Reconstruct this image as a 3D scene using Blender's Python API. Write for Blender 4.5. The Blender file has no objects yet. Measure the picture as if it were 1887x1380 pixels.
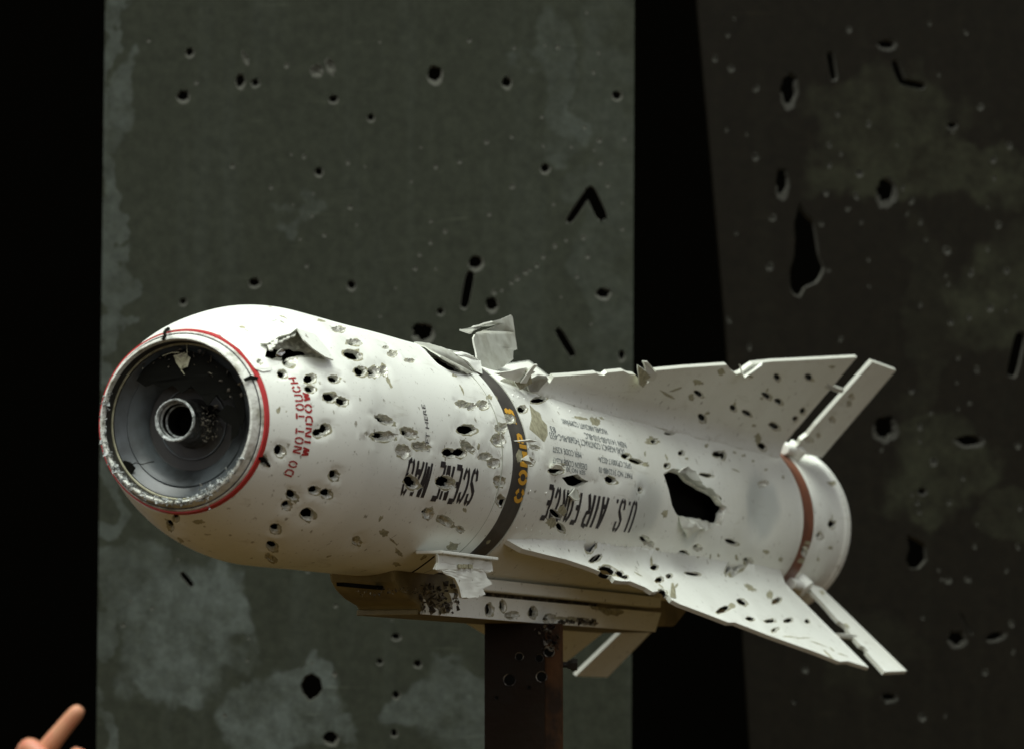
import bpy, bmesh, math, random
import numpy as np
from mathutils import Vector, Matrix, noise
from mathutils.geometry import delaunay_2d_cdt, tessellate_polygon

random.seed(7); rng = np.random.RandomState(11)
sc = bpy.context.scene
COL = sc.collection
rad = math.radians

# ------------------------------------------------------------------ camera
PITCH = math.atan(.0907/.9361)
CAM = np.array([0, 0, 1.5])
FPX = 6550.; CX, CY = 943.5, 690.
cd = bpy.data.cameras.new('camera'); cam = bpy.data.objects.new('camera', cd); COL.objects.link(cam)
cam.location = CAM; cam.rotation_euler = (rad(90)+PITCH, 0, 0)
cd.sensor_width = 36; cd.lens = 36*FPX/1887; cd.clip_end = 200
cd.dof.use_dof = True; cd.dof.focus_distance = 4.45; cd.dof.aperture_fstop = 8
sc.camera = cam

# ------------------------------------------------------------------ sky and sun (soft overcast, light from above)
SUN_EL, SUN_ROT = 72, 200
w = bpy.data.worlds.new('World'); sc.world = w; w.use_nodes = True
nt = w.node_tree; bg = nt.nodes['Background']
sky = nt.nodes.new('ShaderNodeTexSky'); sky.sky_type = 'NISHITA'; sky.sun_disc = False
sky.sun_elevation = rad(SUN_EL); sky.sun_rotation = rad(SUN_ROT); sky.dust_density = 3; sky.air_density = 1
hs = nt.nodes.new('ShaderNodeHueSaturation'); hs.inputs['Saturation'].default_value = .10
nt.links.new(sky.outputs[0], hs.inputs['Color']); nt.links.new(hs.outputs[0], bg.inputs[0])
bg.inputs[1].default_value = .05
sd = bpy.data.lights.new('sun', 'SUN'); sd.energy = 1.5; sd.angle = rad(55); sd.color = (.93, 1, .90)
sun = bpy.data.objects.new('sun', sd); COL.objects.link(sun)
# sun comes from over the camera's left shoulder, high up
sun.rotation_euler = Vector((.10, .33, -1)).to_track_quat('-Z', 'Y').to_euler()
sc.view_settings.view_transform = 'Standard'; sc.view_settings.look = 'None'
sc.view_settings.exposure = 1.55; sc.view_settings.gamma = 1
sc.cycles.max_bounces = 6

# ------------------------------------------------------------------ materials
def mat(name, col, rough=.5, metal=0., spec=.5, noise_amt=0., noise_scale=8., bump=0., bump_scale=60., col2=None, lo=.45, hi=.62, dist=0):
    m = bpy.data.materials.new(name); m.use_nodes = True
    n = m.node_tree; b = n.nodes['Principled BSDF']
    b.inputs['Roughness'].default_value = rough; b.inputs['Metallic'].default_value = metal
    b.inputs['Specular IOR Level'].default_value = spec
    c = (*col, 1) if len(col) == 3 else col
    b.inputs['Base Color'].default_value = c
    tc = n.nodes.new('ShaderNodeTexCoord')
    if col2 is not None:
        t = n.nodes.new('ShaderNodeTexNoise'); t.inputs['Scale'].default_value = noise_scale
        t.inputs['Detail'].default_value = 8; t.inputs['Roughness'].default_value = .62; t.inputs['Distortion'].default_value = dist
        r = n.nodes.new('ShaderNodeMapRange'); r.inputs[1].default_value = lo; r.inputs[2].default_value = hi
        mx = n.nodes.new('ShaderNodeMix'); mx.data_type = 'RGBA'
        mx.inputs[6].default_value = c; mx.inputs[7].default_value = (*col2, 1)
        n.links.new(tc.outputs['Object'], t.inputs['Vector']); n.links.new(t.outputs[0], r.inputs[0])
        n.links.new(r.outputs[0], mx.inputs[0]); n.links.new(mx.outputs[2], b.inputs['Base Color'])
    if bump:
        t2 = n.nodes.new('ShaderNodeTexNoise'); t2.inputs['Scale'].default_value = bump_scale; t2.inputs['Detail'].default_value = 5
        bp = n.nodes.new('ShaderNodeBump'); bp.inputs['Strength'].default_value = bump; bp.inputs['Distance'].default_value = .01
        n.links.new(tc.outputs['Object'], t2.inputs['Vector']); n.links.new(t2.outputs[0], bp.inputs['Height'])
        n.links.new(bp.outputs[0], b.inputs['Normal'])
    return m

M = {}
M['white'] = mat('white_missile_paint', (.78, .80, .74), .36, spec=.5, col2=(.70, .715, .65), noise_scale=9, lo=.5, hi=.8, bump=.03, bump_scale=14)
M['metal'] = mat('torn_aluminium', (.46, .46, .40), .34, metal=.4, col2=(.72, .72, .64), noise_scale=150, lo=.45, hi=.6, bump=.25, bump_scale=300)
M['chip'] = mat('chipped_primer', (.40, .385, .26), .6, metal=.1, col2=(.20, .19, .12), noise_scale=120, lo=.4, hi=.65)
M['edge'] = mat('sheet_edge', (.62, .63, .56), .5, metal=.3)
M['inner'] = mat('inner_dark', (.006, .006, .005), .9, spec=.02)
M['band'] = mat('charcoal_band', (.042, .038, .032), .5, col2=(.065, .06, .05), noise_scale=30)
M['rustband'] = mat('red_brown_band', (.185, .066, .032), .5, col2=(.12, .045, .024), noise_scale=20)
M['red'] = mat('red_paint', (.42, .022, .022), .45)
M['ink'] = mat('black_ink', (.022, .019, .022), .5)
M['greyink'] = mat('grey_ink', (.10, .12, .13), .5)
M['yellow'] = mat('amber_ink', (.62, .33, .03), .5)
M['wornrim'] = mat('worn_rim_paint', (.62, .63, .58), .45, col2=(.20, .19, .13), noise_scale=38, lo=.5, hi=.68, bump=.3, bump_scale=90)
M['glass'] = mat('clear_shard', (.58, .61, .60), .15, col2=(.14, .15, .14), noise_scale=150, lo=.35, hi=.6, bump=.6, bump_scale=400)
M['cone'] = mat('dark_seeker_cone', (.060, .069, .073), .32, col2=(.028, .031, .031), noise_scale=22, spec=.5)
M['dark'] = mat('seeker_black', (.016, .015, .013), .5, col2=(.03, .027, .02), noise_scale=60, lo=.5, hi=.75)
M['tube'] = mat('polished_tube', (.62, .62, .60), .22, metal=1, col2=(.25, .25, .24), noise_scale=60, bump=.3, bump_scale=120)
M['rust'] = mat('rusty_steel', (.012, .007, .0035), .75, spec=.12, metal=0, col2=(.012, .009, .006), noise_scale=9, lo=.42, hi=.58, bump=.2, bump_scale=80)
M['bolt'] = mat('dark_bolt', (.02, .018, .014), .5, metal=.5)
M['ochre'] = mat('ochre_brown', (.17, .14, .06), .6, col2=(.075, .055, .022), noise_scale=22, lo=.4, hi=.7)  # mottled brown ochre for the front fairing and bottom plate
M['shade_white'] = mat('shaded_soiled_white', (.22, .19, .12), .6, col2=(.10, .08, .04), noise_scale=14, lo=.42, hi=.7)  # soiled white paint; shade beneath the missile is put into its brown
M['grime'] = mat('scorched_grime', (.035, .028, .018), .8, col2=(.3, .27, .2), noise_scale=70, lo=.5, hi=.62)
M['skin'] = mat('skin', (.42, .19, .10), .5, col2=(.43, .135, .08), noise_scale=38, bump=.08, bump_scale=900)
M['nail'] = mat('nail', (.62, .36, .28), .3)
M['cloth'] = mat('dark_sleeve', (.015, .015, .017), .9)
for k in ('skin',):
    b = M[k].node_tree.nodes['Principled BSDF']; b.inputs['Subsurface Weight'].default_value = .12; b.inputs['Subsurface Scale'].default_value = .006

def dirty_white():
    """white paint with warm streaks and fine speckles of dirt"""
    m = M['white']; n = m.node_tree; b = n.nodes['Principled BSDF']
    prev = b.inputs['Base Color'].links[0].from_socket
    tc = n.nodes['Texture Coordinate']
    t = n.nodes.new('ShaderNodeTexNoise'); t.inputs['Scale'].default_value = 260; t.inputs['Detail'].default_value = 3
    r = n.nodes.new('ShaderNodeMapRange'); r.inputs[1].default_value = .66; r.inputs[2].default_value = .74; r.inputs[4].default_value = .45
    mx = n.nodes.new('ShaderNodeMix'); mx.data_type = 'RGBA'; mx.inputs[7].default_value = (.16, .15, .11, 1)
    n.links.new(tc.outputs['Object'], t.inputs['Vector']); n.links.new(t.outputs[0], r.inputs[0])
    n.links.new(r.outputs[0], mx.inputs[0]); n.links.new(prev, mx.inputs[6]); n.links.new(mx.outputs[2], b.inputs['Base Color'])
def soil():
    m = M['white']; n = m.node_tree; b = n.nodes['Principled BSDF']; L = n.links.new
    prev = b.inputs['Base Color'].links[0].from_socket; tc = n.nodes['Texture Coordinate']
    def layer(prev, scale, vec, lo, hi, amt, col, det=6, dist=0):
        mp = n.nodes.new('ShaderNodeMapping'); mp.inputs[3].default_value = vec; L(tc.outputs['Object'], mp.inputs[0])
        t = n.nodes.new('ShaderNodeTexNoise'); t.inputs['Scale'].default_value = scale; t.inputs['Detail'].default_value = det; t.inputs['Distortion'].default_value = dist
        r = n.nodes.new('ShaderNodeMapRange'); r.inputs[1].default_value = lo; r.inputs[2].default_value = hi; r.inputs[4].default_value = amt
        mx = n.nodes.new('ShaderNodeMix'); mx.data_type = 'RGBA'; mx.inputs[7].default_value = (*col, 1)
        L(mp.outputs[0], t.inputs['Vector']); L(t.outputs[0], r.inputs[0]); L(r.outputs[0], mx.inputs[0]); L(prev, mx.inputs[6]); return mx.outputs[2]
    c = layer(prev, 2.6, (1, 1, 1), .50, .75, .28, (.42, .40, .30), 8, .6)
    c = layer(c, 30, (.35, 1, 2.4), .62, .76, .35, (.34, .32, .22), 5, 1.2)
    c = layer(c, 90, (1, 1, 1), .68, .74, .8, (.20, .18, .12), 2)
    L(c, b.inputs['Base Color'])
dirty_white(); soil()

def plate_mat(name, base, fade, patches, seed, streak=0):
    """painted steel; faded patches are blobs in object space (x, z, rx, rz, strength)"""
    m = bpy.data.materials.new(name); m.use_nodes = True; n = m.node_tree; b = n.nodes['Principled BSDF']
    b.inputs['Roughness'].default_value = .65; b.inputs['Specular IOR Level'].default_value = .08
    L = n.links.new
    tc = n.nodes.new('ShaderNodeTexCoord')
    nz = n.nodes.new('ShaderNodeTexNoise'); nz.inputs['Scale'].default_value = 9; nz.inputs['Detail'].default_value = 9
    mp0 = n.nodes.new('ShaderNodeMapping'); mp0.inputs[1].default_value = (seed, seed, seed)
    L(tc.outputs['Object'], mp0.inputs[0]); L(mp0.outputs[0], nz.inputs['Vector'])
    sub = n.nodes.new('ShaderNodeVectorMath'); sub.operation = 'SUBTRACT'; sub.inputs[1].default_value = (.5, .5, .5)
    L(nz.outputs['Color'], sub.inputs[0])
    mul = n.nodes.new('ShaderNodeVectorMath'); mul.operation = 'SCALE'; mul.inputs[3].default_value = .26
    L(sub.outputs[0], mul.inputs[0])
    add = n.nodes.new('ShaderNodeVectorMath'); add.operation = 'ADD'
    L(tc.outputs['Object'], add.inputs[0]); L(mul.outputs[0], add.inputs[1])
    acc = None
    for (x, z, rx, rz, st) in patches:
        mp = n.nodes.new('ShaderNodeMapping'); mp.vector_type = 'POINT'
        mp.inputs[3].default_value = (1/rx, 0, 1/rz); mp.inputs[1].default_value = (-x/rx, 0, -z/rz)
        L(add.outputs[0], mp.inputs[0])
        ln = n.nodes.new('ShaderNodeVectorMath'); ln.operation = 'LENGTH'; L(mp.outputs[0], ln.inputs[0])
        r = n.nodes.new('ShaderNodeMapRange'); r.interpolation_type = 'SMOOTHSTEP'
        r.inputs[1].default_value = 1.15; r.inputs[2].default_value = .85; r.inputs[3].default_value = 0; r.inputs[4].default_value = st
        L(ln.outputs['Value'], r.inputs[0])
        if acc is None: acc = r.outputs[0]
        else:
            mm = n.nodes.new('ShaderNodeMath'); mm.operation = 'MAXIMUM'; L(acc, mm.inputs[0]); L(r.outputs[0], mm.inputs[1]); acc = mm.outputs[0]
    # mottling
    n2 = n.nodes.new('ShaderNodeTexNoise'); n2.inputs['Scale'].default_value = 16; n2.inputs['Detail'].default_value = 9; n2.inputs['Roughness'].default_value = .7
    L(mp0.outputs[0], n2.inputs['Vector'])
    r2 = n.nodes.new('ShaderNodeMapRange'); r2.inputs[1].default_value = .35; r2.inputs[2].default_value = .65; r2.inputs[3].default_value = .25; r2.inputs[4].default_value = 1.15
    L(n2.outputs[0], r2.inputs[0])
    mA = n.nodes.new('ShaderNodeMath'); mA.operation = 'MULTIPLY'; L(acc, mA.inputs[0]); L(r2.outputs[0], mA.inputs[1])
    # vertical run-off streaks
    mp3 = n.nodes.new('ShaderNodeMapping'); mp3.inputs[3].default_value = (14, 14, .7); L(mp0.outputs[0], mp3.inputs[0])
    n3 = n.nodes.new('ShaderNodeTexNoise'); n3.inputs['Scale'].default_value = 1.6; n3.inputs['Detail'].default_value = 4; L(mp3.outputs[0], n3.inputs['Vector'])
    r3 = n.nodes.new('ShaderNodeMapRange'); r3.inputs[1].default_value = .5; r3.inputs[2].default_value = .75; r3.inputs[4].default_value = streak
    L(n3.outputs[0], r3.inputs[0])
    mB = n.nodes.new('ShaderNodeMath'); mB.operation = 'ADD'; mB.use_clamp = True; L(mA.outputs[0], mB.inputs[0]); L(r3.outputs[0], mB.inputs[1])
    mx = n.nodes.new('ShaderNodeMix'); mx.data_type = 'RGBA'; mx.inputs[6].default_value = (*base, 1); mx.inputs[7].default_value = (*fade, 1)
    L(mB.outputs[0], mx.inputs[0])
    # fine grain and scratches over everything
    n4 = n.nodes.new('ShaderNodeTexNoise'); n4.inputs['Scale'].default_value = 48; n4.inputs['Detail'].default_value = 8; n4.inputs['Roughness'].default_value = .75; L(mp0.outputs[0], n4.inputs['Vector'])
    r4 = n.nodes.new('ShaderNodeMapRange'); r4.inputs[1].default_value = .3; r4.inputs[2].default_value = .7; r4.inputs[3].default_value = .72; r4.inputs[4].default_value = 1.3; L(n4.outputs[0], r4.inputs[0])
    mp5 = n.nodes.new('ShaderNodeMapping'); mp5.inputs[2].default_value = (0, rad(38), 0); mp5.inputs[3].default_value = (3, 3, 46); L(mp0.outputs[0], mp5.inputs[0])
    n5 = n.nodes.new('ShaderNodeTexNoise'); n5.inputs['Scale'].default_value = 2.2; n5.inputs['Detail'].default_value = 6; n5.inputs['Distortion'].default_value = .5; L(mp5.outputs[0], n5.inputs['Vector'])
    r5 = n.nodes.new('ShaderNodeMapRange'); r5.inputs[1].default_value = .68; r5.inputs[2].default_value = .76; r5.inputs[3].default_value = 1; r5.inputs[4].default_value = 1.6; L(n5.outputs[0], r5.inputs[0])
    m4 = n.nodes.new('ShaderNodeMath'); m4.operation = 'MULTIPLY'; L(r4.outputs[0], m4.inputs[0]); L(r5.outputs[0], m4.inputs[1])
    v4 = n.nodes.new('ShaderNodeVectorMath'); v4.operation = 'SCALE'; L(mx.outputs[2], v4.inputs[0]); L(m4.outputs[0], v4.inputs[3]); L(v4.outputs[0], b.inputs['Base Color'])
    bp = n.nodes.new('ShaderNodeBump'); bp.inputs['Strength'].default_value = .12; bp.inputs['Distance'].default_value = .01
    L(n2.outputs[0], bp.inputs['Height']); L(bp.outputs[0], b.inputs['Normal'])
    return m

# ------------------------------------------------------------------ object helpers
def tag(o, label=None, cat=None, group=None, kind=None):
    if label: o['label'] = label
    if cat: o['category'] = cat
    if group: o['group'] = group
    if kind: o['kind'] = kind
    return o

def empty(name, loc=(0, 0, 0), rot=(0, 0, 0)):
    o = bpy.data.objects.new(name, None); o.location = loc; o.rotation_euler = rot; o.empty_display_size = .1
    COL.objects.link(o); return o

def mesh_obj(name, verts, faces, mats, midx=None, parent=None, smooth=None, normals=None):
    me = bpy.data.meshes.new(name)
    me.from_pydata([tuple(map(float, v)) for v in verts], [], [tuple(map(int, f)) for f in faces])
    for m in mats: me.materials.append(m)
    if midx is not None: me.polygons.foreach_set('material_index', np.array(midx, dtype=np.int32))
    if smooth is not None:
        s = np.array(smooth, dtype=bool) if not isinstance(smooth, bool) else np.full(len(faces), smooth)
        me.polygons.foreach_set('use_smooth', s)
    me.update()
    if normals is not None:
        ln = np.zeros((len(me.loops), 3)); vi = np.empty(len(me.loops), dtype=np.int32); me.loops.foreach_get('vertex_index', vi)
        ln[:] = normals[vi]
        fl = ~s
        if fl.any():
            for p in me.polygons:
                if fl[p.index]:
                    for li in p.loop_indices: ln[li] = p.normal
        me.normals_split_custom_set([tuple(x) for x in ln])
    o = bpy.data.objects.new(name, me); COL.objects.link(o)
    if parent: o.parent = parent
    return o

def bm_obj(name, bm, m, parent=None, smooth=False, bevel=0):
    bmesh.ops.recalc_face_normals(bm, faces=bm.faces[:])
    me = bpy.data.meshes.new(name); bm.to_mesh(me); bm.free()
    for mm in (m if isinstance(m, (list, tuple)) else [m]): me.materials.append(mm)
    if smooth: me.polygons.foreach_set('use_smooth', np.full(len(me.polygons), True))
    o = bpy.data.objects.new(name, me); COL.objects.link(o)
    if parent: o.parent = parent
    if bevel:
        b = o.modifiers.new('bevel', 'BEVEL'); b.width = bevel; b.segments = 2; b.limit_method = 'ANGLE'
    return o

def add_box(bm, x0, x1, y0, y1, z0, z1):
    v = [bm.verts.new((x, y, z)) for x in (x0, x1) for y in (y0, y1) for z in (z0, z1)]
    for f in ((0, 1, 3, 2), (4, 6, 7, 5), (0, 4, 5, 1), (2, 3, 7, 6), (0, 2, 6, 4), (1, 5, 7, 3)):
        bm.faces.new([v[i] for i in f])

def add_tube(bm, p, q, r, n=16, r2=None):
    p = Vector(p); q = Vector(q); d = (q-p).normalized(); u = d.orthogonal().normalized(); w_ = d.cross(u)
    r2 = r if r2 is None else r2
    A = [bm.verts.new(p+(u*math.cos(t)+w_*math.sin(t))*r) for t in np.linspace(0, 2*math.pi, n, endpoint=False)]
    B = [bm.verts.new(q+(u*math.cos(t)+w_*math.sin(t))*r2) for t in np.linspace(0, 2*math.pi, n, endpoint=False)]
    for i in range(n): bm.faces.new((A[i], A[(i+1) % n], B[(i+1) % n], B[i]))
    bm.faces.new(A[::-1]); bm.faces.new(B)

# ------------------------------------------------------------------ photograph geometry: pixels -> points on real surfaces
fw = np.array([0, math.cos(PITCH), math.sin(PITCH)]); dn = np.array([0, math.sin(PITCH), -math.cos(PITCH)]); rt = np.array([1., 0, 0])
P0 = CAM + rt*-.1214 + dn*.1186 + fw*4.6638            # missile axis at the rear edge of the warhead band
AX = rt*.3397 + dn*.0907 + fw*.9361; AX /= np.linalg.norm(AX)
ZU = np.array([0, 0, 1.]); YL = np.cross(ZU, AX)
R = .1525; S_RING = -.729; R_RING = .1027; S_FULL = -.52
MISSILE = empty('missile', P0, (0, 0, math.atan2(AX[1], AX[0])))
tag(MISSILE, 'white winged missile riddled with bullet holes, held level on a rusty post', 'missile')

def rays(px):
    px = np.atleast_2d(np.asarray(px, float))
    d = fw + rt*((px[:, :1]-CX)/FPX) + dn*((px[:, 1:2]-CY)/FPX)
    return d/np.linalg.norm(d, axis=1)[:, None]
def to_local(P): q = P-P0; return np.stack([q@AX, q@YL, q@ZU], -1)
LC = to_local(CAM)
def lrays(px):
    d = rays(px); return np.stack([d@AX, d@YL, d@ZU], -1)
def prof(s):
    s = np.asarray(s, float)
    return R-(R-R_RING)*np.clip((S_FULL-s)/(S_FULL-S_RING), 0, 1.08)**1.75
def px_body(px, dr=0.):
    """pixel -> (s, phi) on the body of revolution grown by dr"""
    d = lrays(px); n = len(d); t = np.linspace(3.6, 6.8, 1600)
    out = np.zeros((n, 2))
    for i in range(n):
        P = LC+t[:, None]*d[i]
        g = np.hypot(P[:, 1], P[:, 2])-prof(P[:, 0])-(dr[i] if np.ndim(dr) else dr)
        k = np.where((g[:-1] > 0) & (g[1:] <= 0))[0]
        if len(k): k = k[0]; f = g[k]/(g[k]-g[k+1])
        else: k = g[:-1].argmin(); f = 0
        Q = P[k]+f*(P[k+1]-P[k]); out[i] = Q[0], math.atan2(-Q[1], Q[2]) % (2*math.pi)
    return out
def px_wing(px, phi):
    rd = np.array([0, -math.sin(phi), math.cos(phi)]); nn = np.array([0, math.cos(phi), math.sin(phi)])
    d = lrays(px); t = -(LC@nn)/(d@nn); Q = LC+t[:, None]*d
    return np.stack([Q[:, 0], Q@rd], -1)
def px_plane(px, o, n):
    d = rays(px); t = ((np.asarray(o)-CAM)@n)/(d@n); return CAM+t[:, None]*d
def pol(s, r, phi):
    return np.stack([np.broadcast_to(s, np.shape(phi)), -r*np.sin(phi), r*np.cos(phi)], -1)

# ------------------------------------------------------------------ holes: outer contour = where paint is torn, inner contour = the opening
def ell(x, y, w_, h, ang=0, n=18, jag=.08, r_=None):
    r_ = r_ or rng
    t = np.linspace(0, 2*math.pi, n, endpoint=False); k = 1+jag*r_.randn(n)
    c, s = math.cos(rad(ang)), math.sin(rad(ang)); X = w_/2*k*np.cos(t); Y = h/2*k*np.sin(t)
    return np.stack([x+c*X-s*Y, y+s*X+c*Y], -1)

class Hole:
    """star-shaped opening in surface coordinates"""
    def __init__(s, outer, inner=None, depth=.004, kind='h', dent=.0012):
        s.kind = kind; s.depth = depth; s.dent = dent
        o = np.asarray(outer); s.c = o.mean(0); s.o = o; s.i = inner
        def polar(p):
            d = p-s.c; a = np.arctan2(d[:, 1], d[:, 0]); r = np.hypot(d[:, 0], d[:, 1]); k = a.argsort(); a = a[k]; r = r[k]
            return np.r_[a-2*math.pi, a, a+2*math.pi], np.r_[r, r, r]
        s.po = polar(o); s.pi = polar(inner) if inner is not None else None
        s.rm = s.po[1].max()
    def disp(s, P, soft=False):
        d = P-s.c; r = np.hypot(d[:, 0], d[:, 1]); out = np.zeros(len(P)); m = r < s.rm*2.4
        if not m.any() or s.kind == 'c': return out
        a = np.arctan2(d[m, 1], d[m, 0]); ro = np.interp(a, *s.po); rr = r[m]
        ri = np.interp(a, *s.pi) if s.pi is not None else ro*.15
        t = np.clip((ro-rr)/np.maximum(ro-ri, 1e-5), 0, 1)
        e = s.dent*np.exp(-(np.maximum(rr-ro, 0)/(s.rm*.5))**2)
        if soft: out[m] = e; return out
        out[m] = e + s.depth*(t**.8 if s.pi is not None else np.sin(t*math.pi/2))
        return out

def pip(poly, P):
    c = np.zeros(len(P), bool); n = len(poly); x, y = P[:, 0], P[:, 1]
    for i in range(n):
        x1, y1 = poly[i]; x2, y2 = poly[i-1]
        if y1 == y2: continue
        c ^= ((y1 > y) != (y2 > y)) & (x < (x2-x1)*(y-y1)/(y2-y1)+x1)
    return c

def build_sheet(name, outline, holes, fmap, thick, mats, grid, parent=None, back=True, dirs=1):
    """Tear holes in a sheet. fmap(P(n,2), depth(n)) -> points; mats: paint, torn, chip, edge, back."""
    outline = np.asarray(outline, float)
    def ccw(p):
        x, y = p[:, 0], p[:, 1]; return p if (x*np.roll(y, -1)-y*np.roll(x, -1)).sum() > 0 else p[::-1]
    outline = ccw(outline)
    pts = [outline]; faces = []
    nv = len(outline); faces.append(list(range(nv)))
    ftype = ['dom']
    for h in holes:
        seq = [(h.o, 'o')]
        if h.kind == 'c': seq = [(h.o, 'o')]
        elif h.i is not None:
            seq += [((h.o+h.i)/2 if len(h.o) == len(h.i) else h.i*.4+h.i*.6, 'm'), (h.i, 'i')] if len(h.o) == len(h.i) else [(h.i, 'i')]
        else:
            seq += [(h.c+(h.o-h.c)*.62, 'm'), (h.c+(h.o-h.c)*.25, 'm')]
        for p, ty in seq:
            p = ccw(np.asarray(p)); faces.append(list(range(nv, nv+len(p)))); ftype.append((ty, h)); pts.append(p); nv += len(p)
    g = np.asarray(grid, float)
    if len(g) and holes:
        keep = np.ones(len(g), bool)
        for h in holes:
            dd = g-h.c; r = np.hypot(dd[:, 0], dd[:, 1]); m = r < h.rm*1.3
            if m.any():
                a = np.arctan2(dd[m, 1], dd[m, 0]); keep[np.where(m)[0]] &= r[m] > np.interp(a, *h.po)*1.12
        g = g[keep]
    # soft ring of extra points round each hole so that dents read
    ex = []
    for h in holes:
        if h.kind != 'c':
            for k in (1.25, 1.7): ex.append(h.c+(h.o-h.c)*k)
    if ex:
        ex = np.concatenate(ex); pts.append(ex)
    pts.append(g)
    V = np.concatenate(pts)
    lo, hi = outline.min(0)-1e-6, outline.max(0)+1e-6
    V = np.clip(V, lo, hi)
    res = delaunay_2d_cdt([Vector(p) for p in V], [], faces, 1, 1e-6, True)
    ov = np.array([tuple(v) for v in res[0]]); of = res[2]; src = res[5]
    cen = np.array([ov[list(f)].mean(0) for f in of])
    kd = np.zeros(len(of), int)
    dom = pip(outline, cen) if len(outline) < 400 else np.array([0 in s_ for s_ in src])
    for h in holes:
        m = np.where(((cen-h.c)**2).sum(1) < (h.rm*1.05)**2)[0]
        if not len(m): continue
        q = pip(h.o, cen[m]); kk = m[q]
        if h.kind == 'c': kd[kk] = np.where(kd[kk] == 0, 2, kd[kk])
        else: kd[kk] = 1
    for h in holes:
        if h.i is None or h.kind == 'c': continue
        m = np.where(((cen-h.c)**2).sum(1) < (h.rm*1.05)**2)[0]
        if len(m): dom[m[pip(h.i, cen[m])]] = False
    tris = [f for f, d_ in zip(of, dom) if d_]; mi = [int(k) for k, d_ in zip(kd, dom) if d_]
    D = np.zeros(len(ov))
    for h in holes: D = np.maximum(D, h.disp(ov))
    inrough = np.zeros(len(ov), bool)
    for f, k in zip(tris, mi):
        if k == 1:
            for v in f: inrough[v] = True
    jit = np.array([noise.noise(Vector((p[0]*420, p[1]*420, 3.3))) for p in ov])
    D = D + np.where(inrough & (D > .0016), jit*np.minimum(D*.5, .0022), 0)
    F = fmap(ov, D)
    # analytic normals
    e = 4e-4
    def disp_at(Q):
        d = np.zeros(len(Q))
        for h in holes: d = np.maximum(d, h.disp(Q, True))
        return d
    U1 = ov+[e, 0]; U2 = ov+[0, e]
    D0 = disp_at(ov)
    F0 = fmap(ov, D0); dU = fmap(U1, disp_at(U1))-F0; dV = fmap(U2, disp_at(U2))-F0
    N = np.cross(dU, dV); N /= np.linalg.norm(N, axis=1)[:, None]+1e-12
    # orient with depth direction
    ref = F0-fmap(ov, D0+1e-3)
    sg = np.sign((N*ref).sum(1)); N *= sg[:, None]
    flip = np.median(sg) < 0
    verts = list(F); nv = len(F); Fc = []; mc = []; sm = []
    for f, k in zip(tris, mi):
        f = list(f); 
        if flip: f = f[::-1]
        Fc.append(f); mc.append(k); sm.append(k != 1)
    B = fmap(ov, D+thick); verts += list(B)
    NN = np.concatenate([N, -N])
    cnt = {}
    for f in Fc:
        for i in range(len(f)):
            a_, b_ = f[i], f[(i+1) % len(f)]; cnt[(a_, b_)] = cnt.get((a_, b_), 0)+1
    walls = [(a_, b_) for (a_, b_) in cnt if (b_, a_) not in cnt]
    if back:
        for f, k in zip(list(Fc), list(mc)):
            Fc.append([v+nv for v in f][::-1]); mc.append(4); sm.append(True)
    torn = set()
    for f, k in zip(tris, mi):
        if k == 1:
            for i in range(3): torn.add((f[i], f[(i+1) % 3])); torn.add((f[(i+1) % 3], f[i]))
    for a_, b_ in walls:
        Fc.append([b_, a_, a_+nv, b_+nv]); mc.append(5 if (a_, b_) in torn and len(mats) > 5 else 3); sm.append(False)
    return mesh_obj(name, verts, Fc, mats, mc, parent, sm, NN)

SKIN = [M['white'], M['metal'], M['chip'], M['edge'], M['inner']]
WINGM = [M['white'], M['metal'], M['chip'], M['edge'], M['white'], M['inner']]

def mk(specs, conv, dscale=1., ring=True):
    """specs (x, y, w, h, angle, kind): h through-hole, g gouge with a small opening, d closed dent, c chip, s thin slit"""
    out = []
    for sp in specs:
        x, y, w_, h_ = sp[:4]; ang = sp[4] if len(sp) > 4 else 0; k = sp[5] if len(sp) > 5 else 'h'
        st = rng.randint(1 << 30); r1 = np.random.RandomState(st)
        size = math.sqrt(w_*h_)/1400.
        n = 20 if size > .008 else 12
        if k == 'h':
            o = ell(x, y, w_, h_, ang, n, .06, r1); i = ell(x-.03*w_, y-.05*h_, w_*.88, h_*.83, ang, n, .07, r1)
            if not ring: i = ell(x-.05*w_, y-.11*h_, w_*.80, h_*.74, ang, n, .11, r1)
            out.append(Hole(conv(o), conv(i), size*.13*dscale))
            if ring: out.append(Hole(conv(ell(x+.02*w_, y+.03*h_, w_*1.16, h_*1.18, ang, n, .09, r1)), None, 0, 'c'))
        elif k == 'g':
            o = ell(x, y, w_, h_, ang, n, .10, r1); i = ell(x-.12*w_, y-.1*h_, w_*.52, h_*.52, ang, n, .15, r1)
            out.append(Hole(conv(o), conv(i), size*.30*dscale))
        elif k == 'd':
            o = ell(x, y, w_, h_, ang, n, .12, r1); out.append(Hole(conv(o), None, size*.65*dscale))
        if k in 'gd' and ring: out.append(Hole(conv(ell(x, y+.02*h_, w_*1.1, h_*1.14, ang, n, .12, r1)), None, 0, 'c'))
        if k == 'c':
            o = ell(x, y, w_, h_, ang, n, .2, r1); out.append(Hole(conv(o), None, 0, 'c'))
        elif k == 's':
            o = ell(x, y, w_, h_, ang, n, .06, r1); i = ell(x, y, w_*.9, h_*.8, ang, n, .06, r1)
            out.append(Hole(conv(o), conv(i), size*.15*dscale))
    return out
def zz(ox, oy, sc_, lst):
    return [(ox+t[0]/sc_, oy+t[1]/sc_, t[2]/sc_, t[3]/sc_, *t[4:]) for t in lst]

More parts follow.
